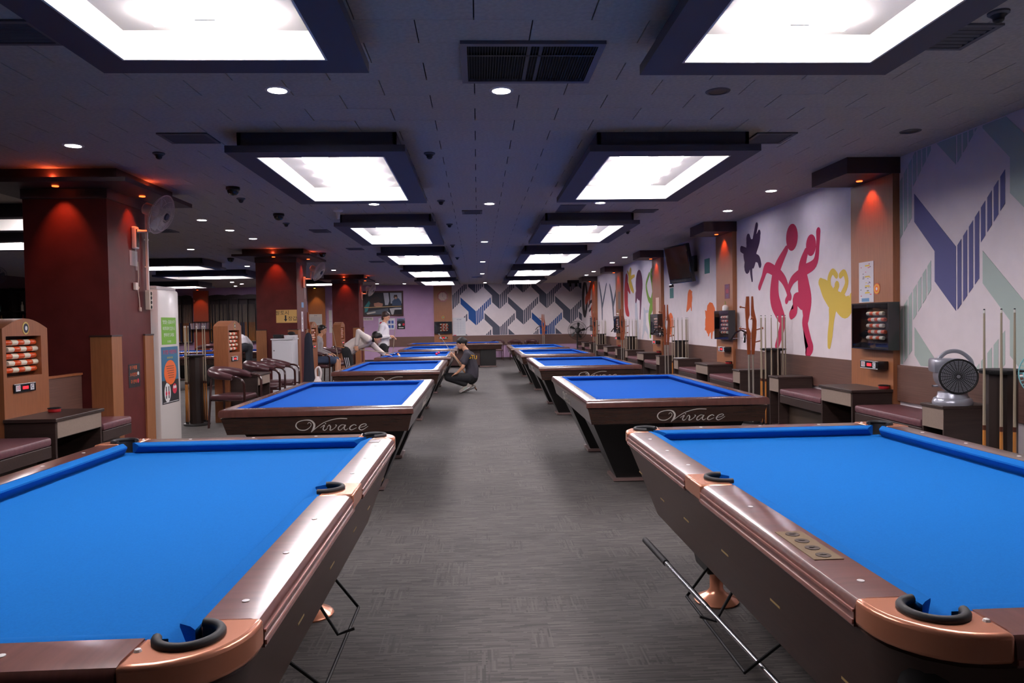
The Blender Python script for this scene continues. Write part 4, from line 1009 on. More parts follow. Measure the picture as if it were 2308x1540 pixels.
score_cabinet('arched wooden scorer cabinet behind the seated man', -3.9, 17.6, '8')
score_cabinet('arched wooden scorer cabinet before the far column', -3.9, 21.3, '7')
desk('dark counter desk with taupe front under the left edge scorer', -3.475, 6.53, -1, .78)
desk('dark counter desk with taupe front behind the nearest brown armchair', -3.37, 11.66, -1, .70)
bench('burgundy bench at the left edge, nearest the camera', -3.50, 5.46, -1, 1.30)
bench('burgundy bench between the left desk and the near column', -3.50, 7.21, -1, .56)
t = thing('divider_board', 'low brown board standing behind the left bench', 'partition', (-3.985, 7.15, 0))
bx('board', M_DADO, t, -.02, .015, -.33, .33, .62, 1.0); bx('cap', M_CAB, t, -.03, .025, -.335, .335, 1.0, 1.02); bx('lower_panel', M_PURPLE, t, -.02, .01, -.33, .33, 0, .62)
ash('red ashtray on the left desk below the beads', -3.78, 6.66)
ash('red ashtray on the desk behind the armchairs', -3.62, 11.5)

# ---- brown tube armchairs
M_VINYL = mat('chair_vinyl', (78, 46, 50), .32, noise=(14, .14), coat=.15)
M_TUBEB = mat('chair_tube', (58, 30, 28), .25, coat=.5)
def make_chair():
    t = thing('armchair', 'brown vinyl tub armchair', 'chair')
    MB().box(-.24, .25, -.25, .25, .40, .475, .03).build('seat', M_VINYL, t, smooth=True)
    pts, rs = [], []
    for k in range(13):
        a = math.radians(70 + 220 * k / 12); s = abs(k - 6) / 6
        pts.append((.30 * math.cos(a) + .03, .31 * math.sin(a), .80 - .07 * s ** 2)); rs.append(.085 - .045 * s ** 1.5)
    MB().tube(pts, rs, 12).build('backrest', M_VINYL, t, smooth=True)
    for s in (-1, 1):
        MB().tube(spline([(.02, s * .30, .74), (.20, s * .30, .735), (.285, s * .29, .68), (.30, s * .27, .55), (.29, s * .26, 0)], 5), .0185, 8).build('arm_leg', M_TUBEB, t, smooth=True)
        MB().tube(spline([(-.24, s * .17, .76), (-.25, s * .20, .45), (-.27, s * .23, 0)], 5), .0165, 8).build('leg', M_TUBEB, t, smooth=True)
        MB().tube([(-.25, s * .20, .40), (.29, s * .26, .40)], .013, 8).build('seat_rail', M_TUBEB, t, smooth=True)
    return t
ch0 = make_chair()
CH = [(-3.60, 10.86, -.15, 'brown vinyl armchair beside the black cue stand, nearest'), (-3.66, 12.62, .1, 'brown vinyl armchair behind the desk, left one of the pair'), (-3.62, 13.48, .1, 'brown vinyl armchair before the white locker, right one of the pair'),
      (-4.05, 18.75, .05, 'brown vinyl armchair under the seated man'), (-3.85, 19.7, .2, 'brown vinyl armchair right behind the seated man'), (-3.75, 15.6 + 4.9, .2, 'brown vinyl armchair beside the far scorer cabinet'),
      (.75, 28.55, PI * 1.5, 'burgundy chair at the back wall, left of three'), (1.45, 28.55, PI * 1.5, 'burgundy chair at the back wall, middle of three'), (2.1, 28.55, PI * 1.5, 'burgundy chair at the back wall, right of three'),
      (-9.6, 26.3, PI * 1.5, 'brown armchair in the left hall, left one before the cue racks'), (-8.6, 26.3, PI * 1.5, 'brown armchair in the left hall, right one before the cue racks')]
for i, (x, y, rz, lb) in enumerate(CH):
    c = ch0 if i == 0 else dup(ch0)
    c.location = (x, y, 0); c.rotation_euler = (0, 0, rz); c['label'] = lb; c['group'] = 'tub armchairs'
    if 'back wall' in lb: c.scale = (.82, .82, .9)
cue_stand('round black cue stand behind the near column, left hall side', -4.22, 11.08, (186, 205, 232, 150, 100, 60, 30), 'pale cue in the left stand by the armchair', r=.14)

# ---- white cooler cabinet with two posters by the near column
t = thing('cooler_cabinet', 'tall white cooler cabinet with green and blue posters', 'cabinet', (-3.92, 8.75, 0))
MB().box(-.30, .30, -.29, .29, .02, 1.90, .03).build('body', mat('cooler_white', (222, 214, 208), .35, coat=.2), t, smooth=True)
MB().box(-.27, .285, -.27, .27, 1.89, 1.94, .03).build('lid', mat('cooler_white', (222, 214, 208), .35, coat=.2), t, smooth=True)
bx('plinth', M_BLACKM, t, -.27, .27, -.27, .27, 0, .025)
def poster(label, loc, rot, w, h, m, cat='poster'):
    """flat sheet facing its local +Z (before rot), centred on loc"""
    t = thing('poster', label, cat, loc); t.rotation_euler = rot
    bx('sheet', m, t, -w / 2, w / 2, -h / 2, h / 2, 0, .0015)
    return t
def disc(name, m, parent, x, y, rx, ry, z=.0015, dz=.0006, n=24):
    return MB().prism([(x + rx * math.cos(2 * PI * k / n), y + ry * math.sin(2 * PI * k / n)) for k in range(n)], z, z + dz).build(name, m, parent)
def rect(name, m, parent, x0, x1, y0, y1, z=.0015, dz=.0006): return bx(name, m, parent, x0, x1, y0, y1, z, z + dz)
def words(parent, body, size, m, x, y, z=.0016): return link('lettering', text_mesh(body, size, .0004), m, parent, False, (x, y, z + .0004), (0, 0, 0))
m_pg2 = mat('print_green', (116, 176, 44), .5); m_pb = mat('print_blue', (36, 104, 140), .5); m_po = mat('print_orange', (240, 110, 44), .5); m_pr = mat('print_pinkred', (206, 34, 66), .5); m_pk = mat('print_black', (20, 20, 26), .5); m_pw = mat('print_white', (238, 238, 236), .5); m_py = mat('print_yellow', (226, 196, 60), .5)
p = poster('green poster with white Korean words on the cooler', (-3.6185, 8.725, 1.42), FACE_PX, .40, .315, m_pg2)
for k, s in enumerate(('맛있는 음료수가', '비치되어 있으니', '편하게 드세요')): words(p, s, .05, m_pw, 0, .10 - k * .075)
words(p, '당구클럽', .028, m_pw, 0, -.125)
p = poster('blue poster with an orange speech bubble on the cooler', (-3.6185, 8.73, .905), FACE_PX, .46, .66, m_pb)
rect('lower_field', m_pk, p, -.23, .23, -.33, -.06)
words(p, '포켓볼 이용안내', .056, m_pr, 0, .265); words(p, '대회 정보 알림', .026, m_py, 0, .20)
disc('bubble', m_po, p, .0, .03, .17, .145, .0022); 
for k in range(6): rect('text_line', m_pk, p, -.11 + .012 * k, .10, .10 - k * .027, .106 - k * .027, .0029)
disc('pin_oval', m_pw, p, -.09, -.20, .085, .115, .0022)
for x in (-.125, -.055): rect('pin', m_pk, p, x - .012, x + .012, -.27, -.13, .0029); disc('pin_band', m_pr, p, x, -.21, .022, .026, .0036)
disc('ball_shape', m_pr, p, .11, -.17, .06, .06, .0022); disc('ball_spot', m_pw, p, .09, -.15, .018, .02, .0029); disc('ball_spot', m_pw, p, .135, -.15, .018, .02, .0029)
rect('foot_line', m_pw, p, -.21, .21, -.318, -.312, .0022)
# column details: socket strip, conduit, hanging cord and a small poster
t = thing('socket_strip', 'ivory socket strip on the edge of the near column', 'power strip', (-3.664, 8.28, 1.66))
bx('case', mat('ivory_plastic', (214, 196, 176), .45), t, 0, .05, -.04, .04, 0, .215, .006)
for k in range(4): MB().lathe([(.012, .05), (.018, .052), (.018, .05)], 12, ax='x').tf(Matrix.Translation((0, 0, .03 + k * .05))).build('socket', M_BLACKM, t)
t = thing('conduit', 'thin white cable conduit running up the near column', 'conduit', (-3.665, 8.30, 1.88))
bx('duct', M_FANW, t, 0, .022, -.012, .012, 0, .86); 
for z in (.25, .55): bx('clip', M_FANW, t, -.012, .025, -.018, .018, z, z + .015)
t = thing('power_cord', 'beige knotted cord with plug hanging on the near column', 'cord', (-3.684, 8.12, 1.62))
MB().tube(spline([(.006, 0, .56), (.006, .01, .40), (.006, -.005, .30), (.008, .012, .28), (.008, -.012, .25), (.006, .015, .15), (.006, .02, .06)], 6), .0045, 6).build('cable', mat('ivory_plastic', (214, 196, 176), .45), t, smooth=True)
bx('plug', mat('ivory_plastic', (214, 196, 176), .45), t, 0, .02, .008, .035, .02, .065, .005)
p = poster('small black and red notice on the side of the near column', (-3.6885, 7.99, .95), FACE_PX, .26, .25, m_pk)
for k, s in enumerate(('당구용품', '수리전문', '큐 판매')): words(p, s, .045, m_po, -.02, .085 - k * .075)
disc('ball_print', m_pw, p, .085, .02, .02, .02); disc('ball_print', m_pr, p, .08, -.06, .02, .024); rect('divider', M_GREYPL, p, -.13, .13, -.002, .002)
for (z, y) in ((2.2, 8.05),):
    t = thing('wall_bracket', 'bare metal bracket patch below the near column fan', 'bracket', (-3.689, y, z - .05))
    bx('plate', mat('bare_plaster', (178, 168, 164), .7), t, 0, .002, -.09, .09, -.02, .14); bx('socket_box', M_FANW, t, .002, .03, -.03, .03, -.28, -.20, .004)
# ---- handwritten sign on the middle column
p = poster('yellow handwritten Korean sign with arrow on the middle column', (-3.905, 15.128, 1.66), FACE_NY, .42, .265, mat('sign_yellow', (222, 186, 112), .7), 'sign')
words(p, '팔토시', .10, m_pk, -.085, .065); words(p, '장갑', .10, m_pk, .12, -.055)
MB().prism([(-.015, .02), (.015, .02), (.015, -.06), (.035, -.06), (0, -.11), (-.035, -.06), (-.015, -.06)], .0015, .0022, lambda u, v, w: (u - .02, v, w)).build('arrow', m_pk, p)
p = poster('narrow white vertical note on the middle column edge', (-3.6885, 15.55, 1.55), FACE_PX, .16, .42, M_PAPER, 'sign')
for k, s in enumerate(('큐', '장', '갑')): words(p, s, .09, m_pk, 0, .12 - k * .12)
p = poster('small blue sticker high on the middle column side', (-3.6885, 15.6, 1.90), FACE_PX, .2, .11, mat('print_skyblue', (110, 160, 205), .5), 'sticker')
# ---- white locker with things on top, before the middle column
t = thing('white_locker', 'white wooden locker before the middle column', 'locker', (-3.845, 14.72, 0))
m_wl = mat('locker_white', (222, 220, 224), .45)
bx('body', m_wl, t, -.20, .20, -.22, .22, .03, 1.19, .004); bx('top', m_wl, t, -.215, .215, -.24, .23, 1.19, 1.215)
bx('door', m_wl, t, -.185, .185, -.235, -.222, .06, 1.15, .003); MB().sphere((-.15, -.245, .98), .014, 8).build('knob', M_CHROME, t); bx('plinth', M_GREYPL, t, -.19, .19, -.20, .21, 0, .03)
t = thing('tissue_box', 'black flat box on the white locker', 'box', (-3.93, 14.65, 1.216)); bx('box', M_BLACKM, t, -.10, .06, -.09, .09, 0, .075, .008); bx('lid', M_DARKPL, t, -.102, .062, -.092, .092, .06, .078)
t = thing('paper_stack', 'stack of white paper trays on the white locker', 'paper', (-3.72, 14.72, 1.216))
for k in range(4): bx('sheet', M_PAPER, t, -.10 - .003 * k, .10, -.13, .13, k * .016, k * .016 + .013)
t = thing('black_cap', 'crumpled black cap on the paper stack', 'cap', (-3.72, 14.74, 1.281)); MB().sphere((0, 0, .03), .075, 12, (1, 1, .55)).build('crown', M_BLACKM, t, smooth=True); MB().lathe([(.07, .008), (.12, .0), (.12, .006), (.07, .016)], 10, a0=-.9, a1=.9).build('brim', M_BLACKM, t, smooth=True)
t = thing('paper_cup', 'small white cup on the white locker corner', 'cup', (-4.02, 14.60, 1.216)); MB().lathe([(.0001, 0), (.018, 0), (.023, .055), (.021, .055), (.0001, .004)], 14).build('cup', M_PAPER, t, smooth=True)
# ---- coat stands
M_TEAK = mat('stand_teak', (150, 72, 34), .3, coat=.4, grain=((30, 30, 3), .14))
def coat_stand(label, x, y, rz):
    t = thing('coat_stand', label, 'coat stand', (x, y, 0), rz, 'wooden coat stands')
    fn = lambda u, v, w: (u, w, v)
    L = [(-.075, 1.58), (-.06, 1.76), (-.02, 1.76), (-.015, 1.60), (-.012, 1.50), (-.035, 1.43), (-.03, 1.33), (.0, 1.25), (-.005, .95), (-.05, .95), (-.055, 1.2)]
    R = [(.045, 1.58), (.035, 1.76), (.012, 1.76), (.008, 1.62), (.005, 1.50), (.025, 1.42), (.02, 1.33), (.008, 1.25), (.008, .95), (.045, .95), (.075, 1.25), (.078, 1.42)]
    MB().prism(L, -.016, .016, fn).build('board', M_TEAK, t, bevel=.004); MB().prism(R, -.016, .016, fn).build('board', M_TEAK, t, bevel=.004)
    for u in (-.028, .028): MB().tube([(u, 0, .96), (u, 0, .05)], .0125, 8).build('pole', mat('pole_grey', (176, 170, 158), .35, metal=.5), t, smooth=True)
    MB().lathe([(.0001, 0), (.17, 0), (.17, .02), (.05, .05), (.0001, .055)], 20).build('base', M_BLACKLEG, t, smooth=True)
    for (a, b) in (((-.06, 0, 1.60), (-.14, -.02, 1.615)), ((-.05, 0, 1.30), (-.15, -.03, 1.32)), ((.06, 0, 1.29), (.15, -.03, 1.315)), ((0, -.016, 1.44), (0, -.09, 1.46)), ((.05, 0, 1.12), (.14, .02, 1.14))):
        pg = MB().tube([a, b], .008, 8).build('peg', M_TEAK, t, smooth=True); MB().sphere(b, .017, 8).build('peg_knob', M_TEAK, pg, smooth=True)
    return t
def hanger(label, x, y, z, rz):
    t = thing('clothes_hanger', label, 'hanger', (x, y, z), rz, 'black clothes hangers')
    MB().tube(spline([(.0, 0, .0), (.012, 0, .02), (.0, 0, .035), (-.01, 0, .02)], 4), .0025, 6).build('hook', M_CHROME, t)
    MB().tube([(-.19, 0, -.14), (-.10, 0, -.05), (0, 0, -.015), (.10, 0, -.05), (.19, 0, -.14)], [.014, .018, .014, .018, .014], 8, flat=.7).build('shoulders', M_BLACK, t, smooth=True)
    MB().tube([(-.18, 0, -.13), (.18, 0, -.13)], .004, 6).build('bar', M_CHROME, t)
    return t
for k, (x, y, d) in enumerate(((3.80, 10.0, 'beside the dancing mural'), (3.80, 14.55, 'under the television'), (3.80, 19.05, 'under the plum mural'), (3.80, 23.6, 'farthest along the right wall'), (2.55, 28.3, 'before the back wall mural'))):
    coat_stand('orange wooden coat stand ' + d, x, y, -.15)
    hanger('black clothes hanger on the coat stand ' + d + ', left one', x - .15, y - .03, 1.31, .5)
    if k < 3: hanger('black clothes hanger on the coat stand ' + d + ', right one', x - .12, y - .09, 1.27, 1.2)
coat_stand('orange wooden coat stand by the dark hanging coat', -3.78, 16.35, 0)
t = thing('dark_coat', 'long navy coat hanging beside the white locker', 'coat', (-3.42, 14.9, 0))
mb = MB(); rings = []
for z, w, d in ((1.32, .02, .02), (1.29, .05, .04), (1.20, .075, .05), (.95, .085, .055), (.6, .10, .07), (.33, .115, .075)):
    rings.append([(w * math.cos(a * PI / 8) * (1 + .10 * math.sin(a * 3)), d * math.sin(a * PI / 8) * (1 + .10 * math.cos(a * 2)), z) for a in range(16)])
n = 16; mb.add(sum(rings, []), [(i * n + k, i * n + (k + 1) % n, (i + 1) * n + (k + 1) % n, (i + 1) * n + k) for i in range(5) for k in range(n)] + [tuple(range(n)), tuple(5 * n + k for k in range(n))])
mb.build('cloth', mat('coat_navy', (26, 30, 46), .8), t, smooth=True); MB().tube([(0, 0, 1.3), (0, 0, 1.36), (.02, 0, 1.38), (.04, .0, 1.36)], .003, 6).build('hook', M_CHROME, t)
MB().tube([(.04, 0, 0), (.04, 0, 1.38)], .011, 8).build('pole', mat('pole_brass', (170, 120, 70), .4, metal=.4), t, smooth=True); MB().lathe([(.0001, 0), (.12, 0), (.12, .015), (.0001, .02)], 18, (.04, 0, 0)).build('base', M_BLACKLEG, t)
t = thing('shopping_bag', 'white plastic bag with looped handles beside the left row', 'bag', (-3.05, 13.85, 0))
MB().tube([(0, 0, .0), (0, 0, .18), (.02, 0, .36), (.03, 0, .50)], [.15, .17, .13, .05], 12, flat=.7).build('sack', mat('bag_white', (226, 214, 212), .5), t, smooth=True)
for s in (-1, 1): MB().tube(spline([(.0, s * .03, .46), (-.01, s * .03, .62), (.05, s * .03, .68), (.09, s * .03, .58), (.07, s * .03, .46)], 5), .006, 6, flat=2).build('handle', mat('bag_white', (226, 214, 212), .5), t, smooth=True)

# ================================================================ right wall: television, notices, heater, jugs
t = thing('television', 'black flat television on a wall bracket in the right wall', 'television', (3.90, 13.9, 2.52))
tv = Matrix.Rotation(math.radians(-90 + 14), 4, 'Z') @ Matrix.Rotation(math.radians(11), 4, 'X')
MB().box(-.43, .43, -.04, .035, -.36, .37, .012).tf(tv).build('case', M_BLACK, t, smooth=True)
MB().box(-.40, .40, -.0425, -.0405, -.27, .34).tf(tv).build('screen', mat('screen_black', (8, 8, 10), .06, coat=.8), t)
MB().box(-.40, .40, -.0425, -.0405, -.345, -.29).tf(tv).build('speaker_strip', mat('tv_strip', (40, 40, 44), .35), t)
for k in range(9): MB().box(-.3 + k * .06, -.28 + k * .06, -.044, -.0424, -.33, -.305).tf(tv).build('button', M_GREYPL, t)
MB().tube([(.0, 0, 0), (.15, -.05, .0), (.285, -.05, 0)], .03, 8).build('wall_arm', M_BLACKM, t, smooth=True)
MB().box(.23, .284, -.2, .1, -.15, .15).build('wall_plate', M_BLACKM, t)
MB().box(-.40, -.28, -.09, -.045, -.42, -.36, .01).tf(tv).build('set_top_sensor', M_BLACK, t)
m_teal = mat('teal_sheet', (36, 112, 112), .6)
poster('upper teal square sheet near the second pillar', (XR - .001, 13.11, 2.42), FACE_NX, .30, .27, m_teal, 'sign')
poster('lower teal square sheet below the television', (XR - .001, 15.55, 2.03), FACE_NX, .30, .22, m_teal, 'sign')
p = poster('white printed price notice on the nearest pillar', (XR - .0715, 7.545, 1.815), FACE_NX, .29, .43, M_PAPER, 'notice')
rr = random.Random(3)
for k in range(26):
    x, y = rr.uniform(-.12, .08), rr.uniform(-.15, .19); rect('print', rr.choice([m_pr, m_py, m_pk, m_pk, mat('print_lilac', (150, 110, 160), .5)]), p, x, x + rr.uniform(.01, .04), y, y + .007, .0015, .0004)
for y in (.165, .05, -.05, -.12): rect('heading', m_py, p, -.02, .07, y, y + .014, .0019, .0004)
rect('blue_tag', mat('print_skyblue', (110, 160, 205), .5), p, -.09, .06, -.205, -.17, .0015)
p = poster('round orange ball sticker on the nearest pillar', (XR - .0715, 7.34, 1.735), FACE_NX, .01, .01, m_po, 'sticker')
disc('ring', m_po, p, 0, 0, .058, .058, 0, .0016); disc('disc', m_py, p, 0, 0, .047, .047, .0016, .0005); disc('ball', m_po, p, 0, 0, .036, .036, .0021, .0005); disc('spot', m_pw, p, 0, 0, .016, .016, .0026, .0005)
p = poster('small red and blue lettered notice on the second pillar', (XR - .0715, 11.85, 1.905), FACE_NX, .24, .24, mat('notice_plum', (120, 62, 86), .6), 'notice')
for k, (s, m_) in enumerate((('당구', mat('print_slate', (86, 92, 150), .5)), ('용품', m_pr), ('전문', mat('print_slate', (86, 92, 150), .5)))): words(p, s, .07, m_, 0, .08 - k * .08)
poster('cream paper notice on the third pillar', (XR - .0715, 16.52, 1.76), FACE_NX, .30, .42, mat('notice_cream', (232, 204, 190), .6), 'notice')
p = poster('grey framed board on the fourth pillar', (XR - .0715, 21.0, 2.04), FACE_NX, .36, .52, mat('board_grey', (118, 104, 98), .5), 'board'); rect('inset', mat('board_inset', (96, 84, 80), .4), p, -.15, .15, -.23, .23)
p = poster('small red notice below the board on the fourth pillar', (XR - .0715, 21.0, 1.55), FACE_NX, .2, .24, mat('notice_plum', (120, 62, 86), .6), 'notice'); words(p, '당구', .07, m_pr, 0, 0)
def jug(label, x, y, z):
    t = thing('squeeze_bottle', label, 'bottle', (x, y, z), 0, 'white squeeze bottles on the scorers')
    MB().lathe([(.0001, 0), (.045, 0), (.048, .01), (.046, .065), (.032, .085), (.012, .092), (.0001, .092)], 16).build('bottle', m_pw, t, smooth=True)
    MB().tube([(0, 0, .09), (0, 0, .14), (-.006, 0, .155)], [.010, .007, .004], 8).build('nozzle', mat('nozzle_green', (150, 150, 90), .5), t, smooth=True)
jug('white squeeze bottle on the second pillar bead box', XR - .13, 11.78, 1.591)
jug('white squeeze bottle on the fourth pillar bead box', XR - .13, 20.95, 1.591)
t = thing('fan_heater', 'silver portable fan heater with black round grille', 'heater', (3.87, 5.78, .721), -.35)
m_hs = mat('heater_silver', (176, 178, 190), .3, metal=.5)
MB().lathe([(.0001, 0), (.145, 0), (.148, .02), (.135, .05), (.128, .055), (.0001, .055)], 28).build('base', m_hs, t, smooth=True)
MB().lathe([(.12, .055), (.11, .075), (.105, .10)], 24).build('neck', m_hs, t, smooth=True)
dm = Matrix.Translation((0.015, 0, .235)) @ Matrix.Rotation(PI / 2, 4, 'X')
MB().lathe([(.0001, -.13), (.11, -.13), (.135, -.10), (.142, 0), (.142, .11), (.135, .118)], 32).tf(dm).build('drum', m_hs, t, smooth=True)
MB().box(-.155, .02, -.10, .11, .26, .375, .02).build('control_head', m_hs, t, smooth=True)
MB().lathe([(.0001, .116), (.128, .116), (.128, .112)], 32).tf(dm).build('grille_back', mat('grille_black', (6, 6, 7), .9), t, smooth=True)
g = MB()
for r in [.02 + .012 * k for k in range(10)]: g.tube([(r * math.cos(2 * PI * k / 30), r * math.sin(2 * PI * k / 30), .121) for k in range(30)], .0016, 4, closed=True)
for k in range(24): a = 2 * PI * k / 24; g.tube([(.015 * math.cos(a), .015 * math.sin(a), .122), (.13 * math.cos(a), .13 * math.sin(a), .12)], .0018, 4, caps=False)
o = g.tf(dm).build('grille', mat('grille_wire', (14, 14, 15), .7), t); o['kind'] = 'stuff'
MB().tube([(.137 * math.cos(2 * PI * k / 32), .137 * math.sin(2 * PI * k / 32), .116) for k in range(32)], .007, 6, closed=True).tf(dm).build('grille_rim', M_BLACKM, t, smooth=True)
MB().tube(spline([(-.10, 0, .37), (-.04, 0, .425), (.05, 0, .43), (.125, 0, .37), (.145, 0, .31)], 6), .010, 8, flat=1.6).build('handle', m_hs, t, smooth=True)
MB().tube([(-.11, -.03, .15), (-.155, -.03, .15)], .009, 8).build('tilt_knob', M_CHROME, t, smooth=True)
t = thing('magazine', 'white folded paper on the counter beyond the second pillar', 'paper', (3.86, 13.72, .721), .3); bx('sheets', M_PAPER, t, -.09, .09, -.12, .12, .0005, .008)

# ================================================================ back wall
t = thing('wall_clock', 'octagonal red framed wall clock on the wooden back pillar', 'clock', (-1.37, YB - .062, 2.54))
oc = [(math.cos(PI / 8 + k * PI / 4), math.sin(PI / 8 + k * PI / 4)) for k in range(8)]; fy = lambda u, v, w: (u, -w, v)
MB().prism([(.225 * a, .225 * b) for a, b in oc], 0, .035, fy).build('case', mat('clock_red', (150, 38, 30), .35, coat=.4), t)
MB().prism([(.175 * a, .175 * b) for a, b in oc], .035, .038, fy).build('dial', mat('clock_dial', (230, 200, 186), .6), t)
MB().prism([(-.006, -.02), (.006, -.02), (.004, .12), (-.004, .12)], .038, .041, fy).build('hand', M_BLACKM, t)
MB().prism([(-.006, .0), (.0, -.006), (.09, -.115), (.083, -.12)], .042, .044, fy).build('hand', M_BLACKM, t)
for k in range(12): a = k * PI / 6; MB().prism([(.15 * math.cos(a) + .007 * math.cos(b), .15 * math.sin(a) + .007 * math.sin(b)) for b in [j * PI / 3 for j in range(6)]], .038, .040, fy).build('hour_mark', M_BLACKM, t)
p = poster('small round gold emblem above the back wall scorer', (-1.37, YB - .0615, 1.71), FACE_NY, .01, .01, m_py, 'sticker'); disc('ring', m_py, p, 0, 0, .055, .06, 0, .0016); disc('disc', m_pk, p, 0, 0, .04, .045, .0016); disc('spot', m_pw, p, 0, 0, .018, .02, .0023)
t = thing('whiteboard', 'whiteboard with a ruled score list at the mural edge', 'whiteboard', (-.74, YB - .006, 1.33))
bx('panel', M_PAPER, t, -.26, .26, -.02, 0, -.37, .36); bx('tray', M_GREYPL, t, -.26, .26, -.05, -.02, -.37, -.355); bx('eraser', m_pr, t, -.24, -.12, -.05, -.022, -.354, -.325)
link('heading', text_mesh('SCORE', .06, .0004), mat('print_slate', (86, 92, 150), .5), t, False, (0, -.0205, .28), FACE_NY)
for k in range(14): bx('ruled_line', mat('rule_blue', (150, 156, 186), .6), t, -.22, .22, -.0208, -.02, .2 - k * .036, .2035 - k * .036)
for x in (-.05, .06): bx('ruled_line', mat('rule_blue', (150, 156, 186), .6), t, x, x + .004, -.0208, -.02, -.28, .22)
t = thing('framed_picture', 'large framed photo of a billiard player on the purple wall', 'picture', (-3.73, YB, 2.295))
m_fr = mat('picture_frame', (74, 38, 32), .4)
fr = MB(); fr.box(-.80, .80, -.045, 0, -.50, -.44).box(-.80, .80, -.045, 0, .44, .50).box(-.80, -.74, -.045, 0, -.44, .44).box(.74, .80, -.045, 0, -.44, .44).build('frame', m_fr, t)
cv = bx('print', mat('pic_dark', (30, 32, 40), .35), t, -.74, .74, -.02, -.002, -.44, .44)
def pic(poly, rgb, k): MB().prism(poly, .0205 + k * .0008, .0212 + k * .0008, lambda u, v, w: (u, -w, v)).build('print_shape', mat('pic_%d_%d_%d' % rgb, rgb, .4), cv)
pic([(-.72, -.1), (-.55, .12), (-.5, .02), (-.62, -.3), (-.72, -.35)], (50, 140, 140), 1); pic([(-.55, .1), (-.42, .25), (-.2, .28), (-.05, .15), (-.12, .0), (-.3, -.05), (-.45, -.15), (-.55, -.28), (-.62, -.25)], (48, 34, 34), 0)
pic([(-.18, .05), (.0, .0), (-.02, -.1), (-.2, -.14), (-.35, -.1), (-.36, .02)], (196, 140, 112), 2); pic([(-.74, -.13), (.72, -.10), (.72, -.125), (-.74, -.165)], (214, 176, 120), 4)
pic([(.02, .42), (.22, .42), (.25, .1), (.2, -.06), (.08, -.06)], (190, 192, 200), 0); pic([(.28, .42), (.74, .42), (.74, .0), (.3, .0)], (176, 180, 190), 0); pic([(.36, .08), (.48, .2), (.62, .2), (.72, .06), (.72, -.08), (.36, -.08)], (66, 84, 112), 1); pic([(.44, .34), (.56, .34), (.58, .22), (.5, .16), (.42, .24)], (70, 48, 42), 2); pic([(.46, .26), (.55, .26), (.54, .17), (.48, .17)], (206, 160, 132), 3)
pic([(-.6, -.3), (.2, -.18), (.2, -.42), (-.6, -.42)], (84, 92, 104), 1); pic([(.25, -.2), (.5, -.17), (.72, -.17), (.72, -.24), (.45, -.25), (.4, -.44), (.33, -.44)], (198, 196, 196), 2); pic([(.48, -.25), (.72, -.25), (.72, -.42), (.48, -.42)], (18, 20, 26), 3); pic([(-.66, -.36), (-.3, -.3), (-.3, -.36), (-.62, -.42)], (206, 200, 190), 3)
p = poster('white Korean strip sign below the framed picture', (-4.34, YB - .001, 1.70), FACE_NY, .42, .12, mat('strip_cream', (226, 216, 204), .6), 'sign'); words(p, '대대전용', .09, m_pk, 0, 0)
p = poster('white poster of blue squares behind the standing man', (-3.60, YB - .001, 1.49), FACE_NY, .64, .45, M_PAPER)
for a in range(2):
    for b in range(2): rect('photo', mat('print_royal', (70, 100, 180), .5), p, .06 + a * .12, .15 + a * .12, -.17 + b * .18, -.05 + b * .18)
disc('red_ball', m_pr, p, -.22, .03, .06, .06); words(p, '3쿠션', .06, m_pk, -.2, .16)
p = poster('black billiard ball poster on the purple wall', (-3.04, YB - .001, 1.485), FACE_NY, .31, .43, m_pk); rect('sky', mat('print_steel', (110, 130, 160), .5), p, -.15, .15, .12, .21); disc('ball_print', m_pw, p, -.06, -.04, .05, .05); disc('ball_print', m_pr, p, .10, -.03, .045, .05); rect('caption', m_pw, p, -.1, .1, -.17, -.14); rect('headline', m_po, p, -.12, .12, .14, .165)
struct(bx('trim_21', M_PILLAR, None, -6.66, -5.99, YB - .05, YB, 0, 2.96))
p = poster('white ruled paper on the wooden back pillar', (-6.37, YB - .052, 1.70), FACE_NY, .5, .44, M_PAPER, 'notice'); words(p, '안내', .06, mat('print_slate', (86, 92, 150), .5), 0, .16)
for k in range(7): rect('text_line', mat('rule_blue', (150, 156, 186), .6), p, -.2, .2, .08 - k * .035, .085 - k * .035)
p = poster('tall white notice left of the far column', (-5.80, YB - .002, 1.62), FACE_NY, .12, .9, M_PAPER, 'notice'); rect('rule', mat('rule_blue', (150, 156, 186), .6), p, -.06, .06, -.005, .005)
lp = thing('picture_light', 'warm spotlight washing the wooden back pillar', 'spotlight', (-6.32, YB - .35, CE)); MB().lathe([(.03, 0), (.045, -.02), (.045, -.09), (.0001, -.085)], 14).build('housing', M_BLACKM, lp, smooth=True)
b_ = MB().lathe([(.0001, -.092), (.04, -.092), (.0001, -.088)], 14).build('bulb', mat('warm_glow', (255, 190, 90), .5, emit=12), lp); lamp(b_, (0, 0, -.10), (0, .22, -1), (1, .62, .22), 16, 1.1)
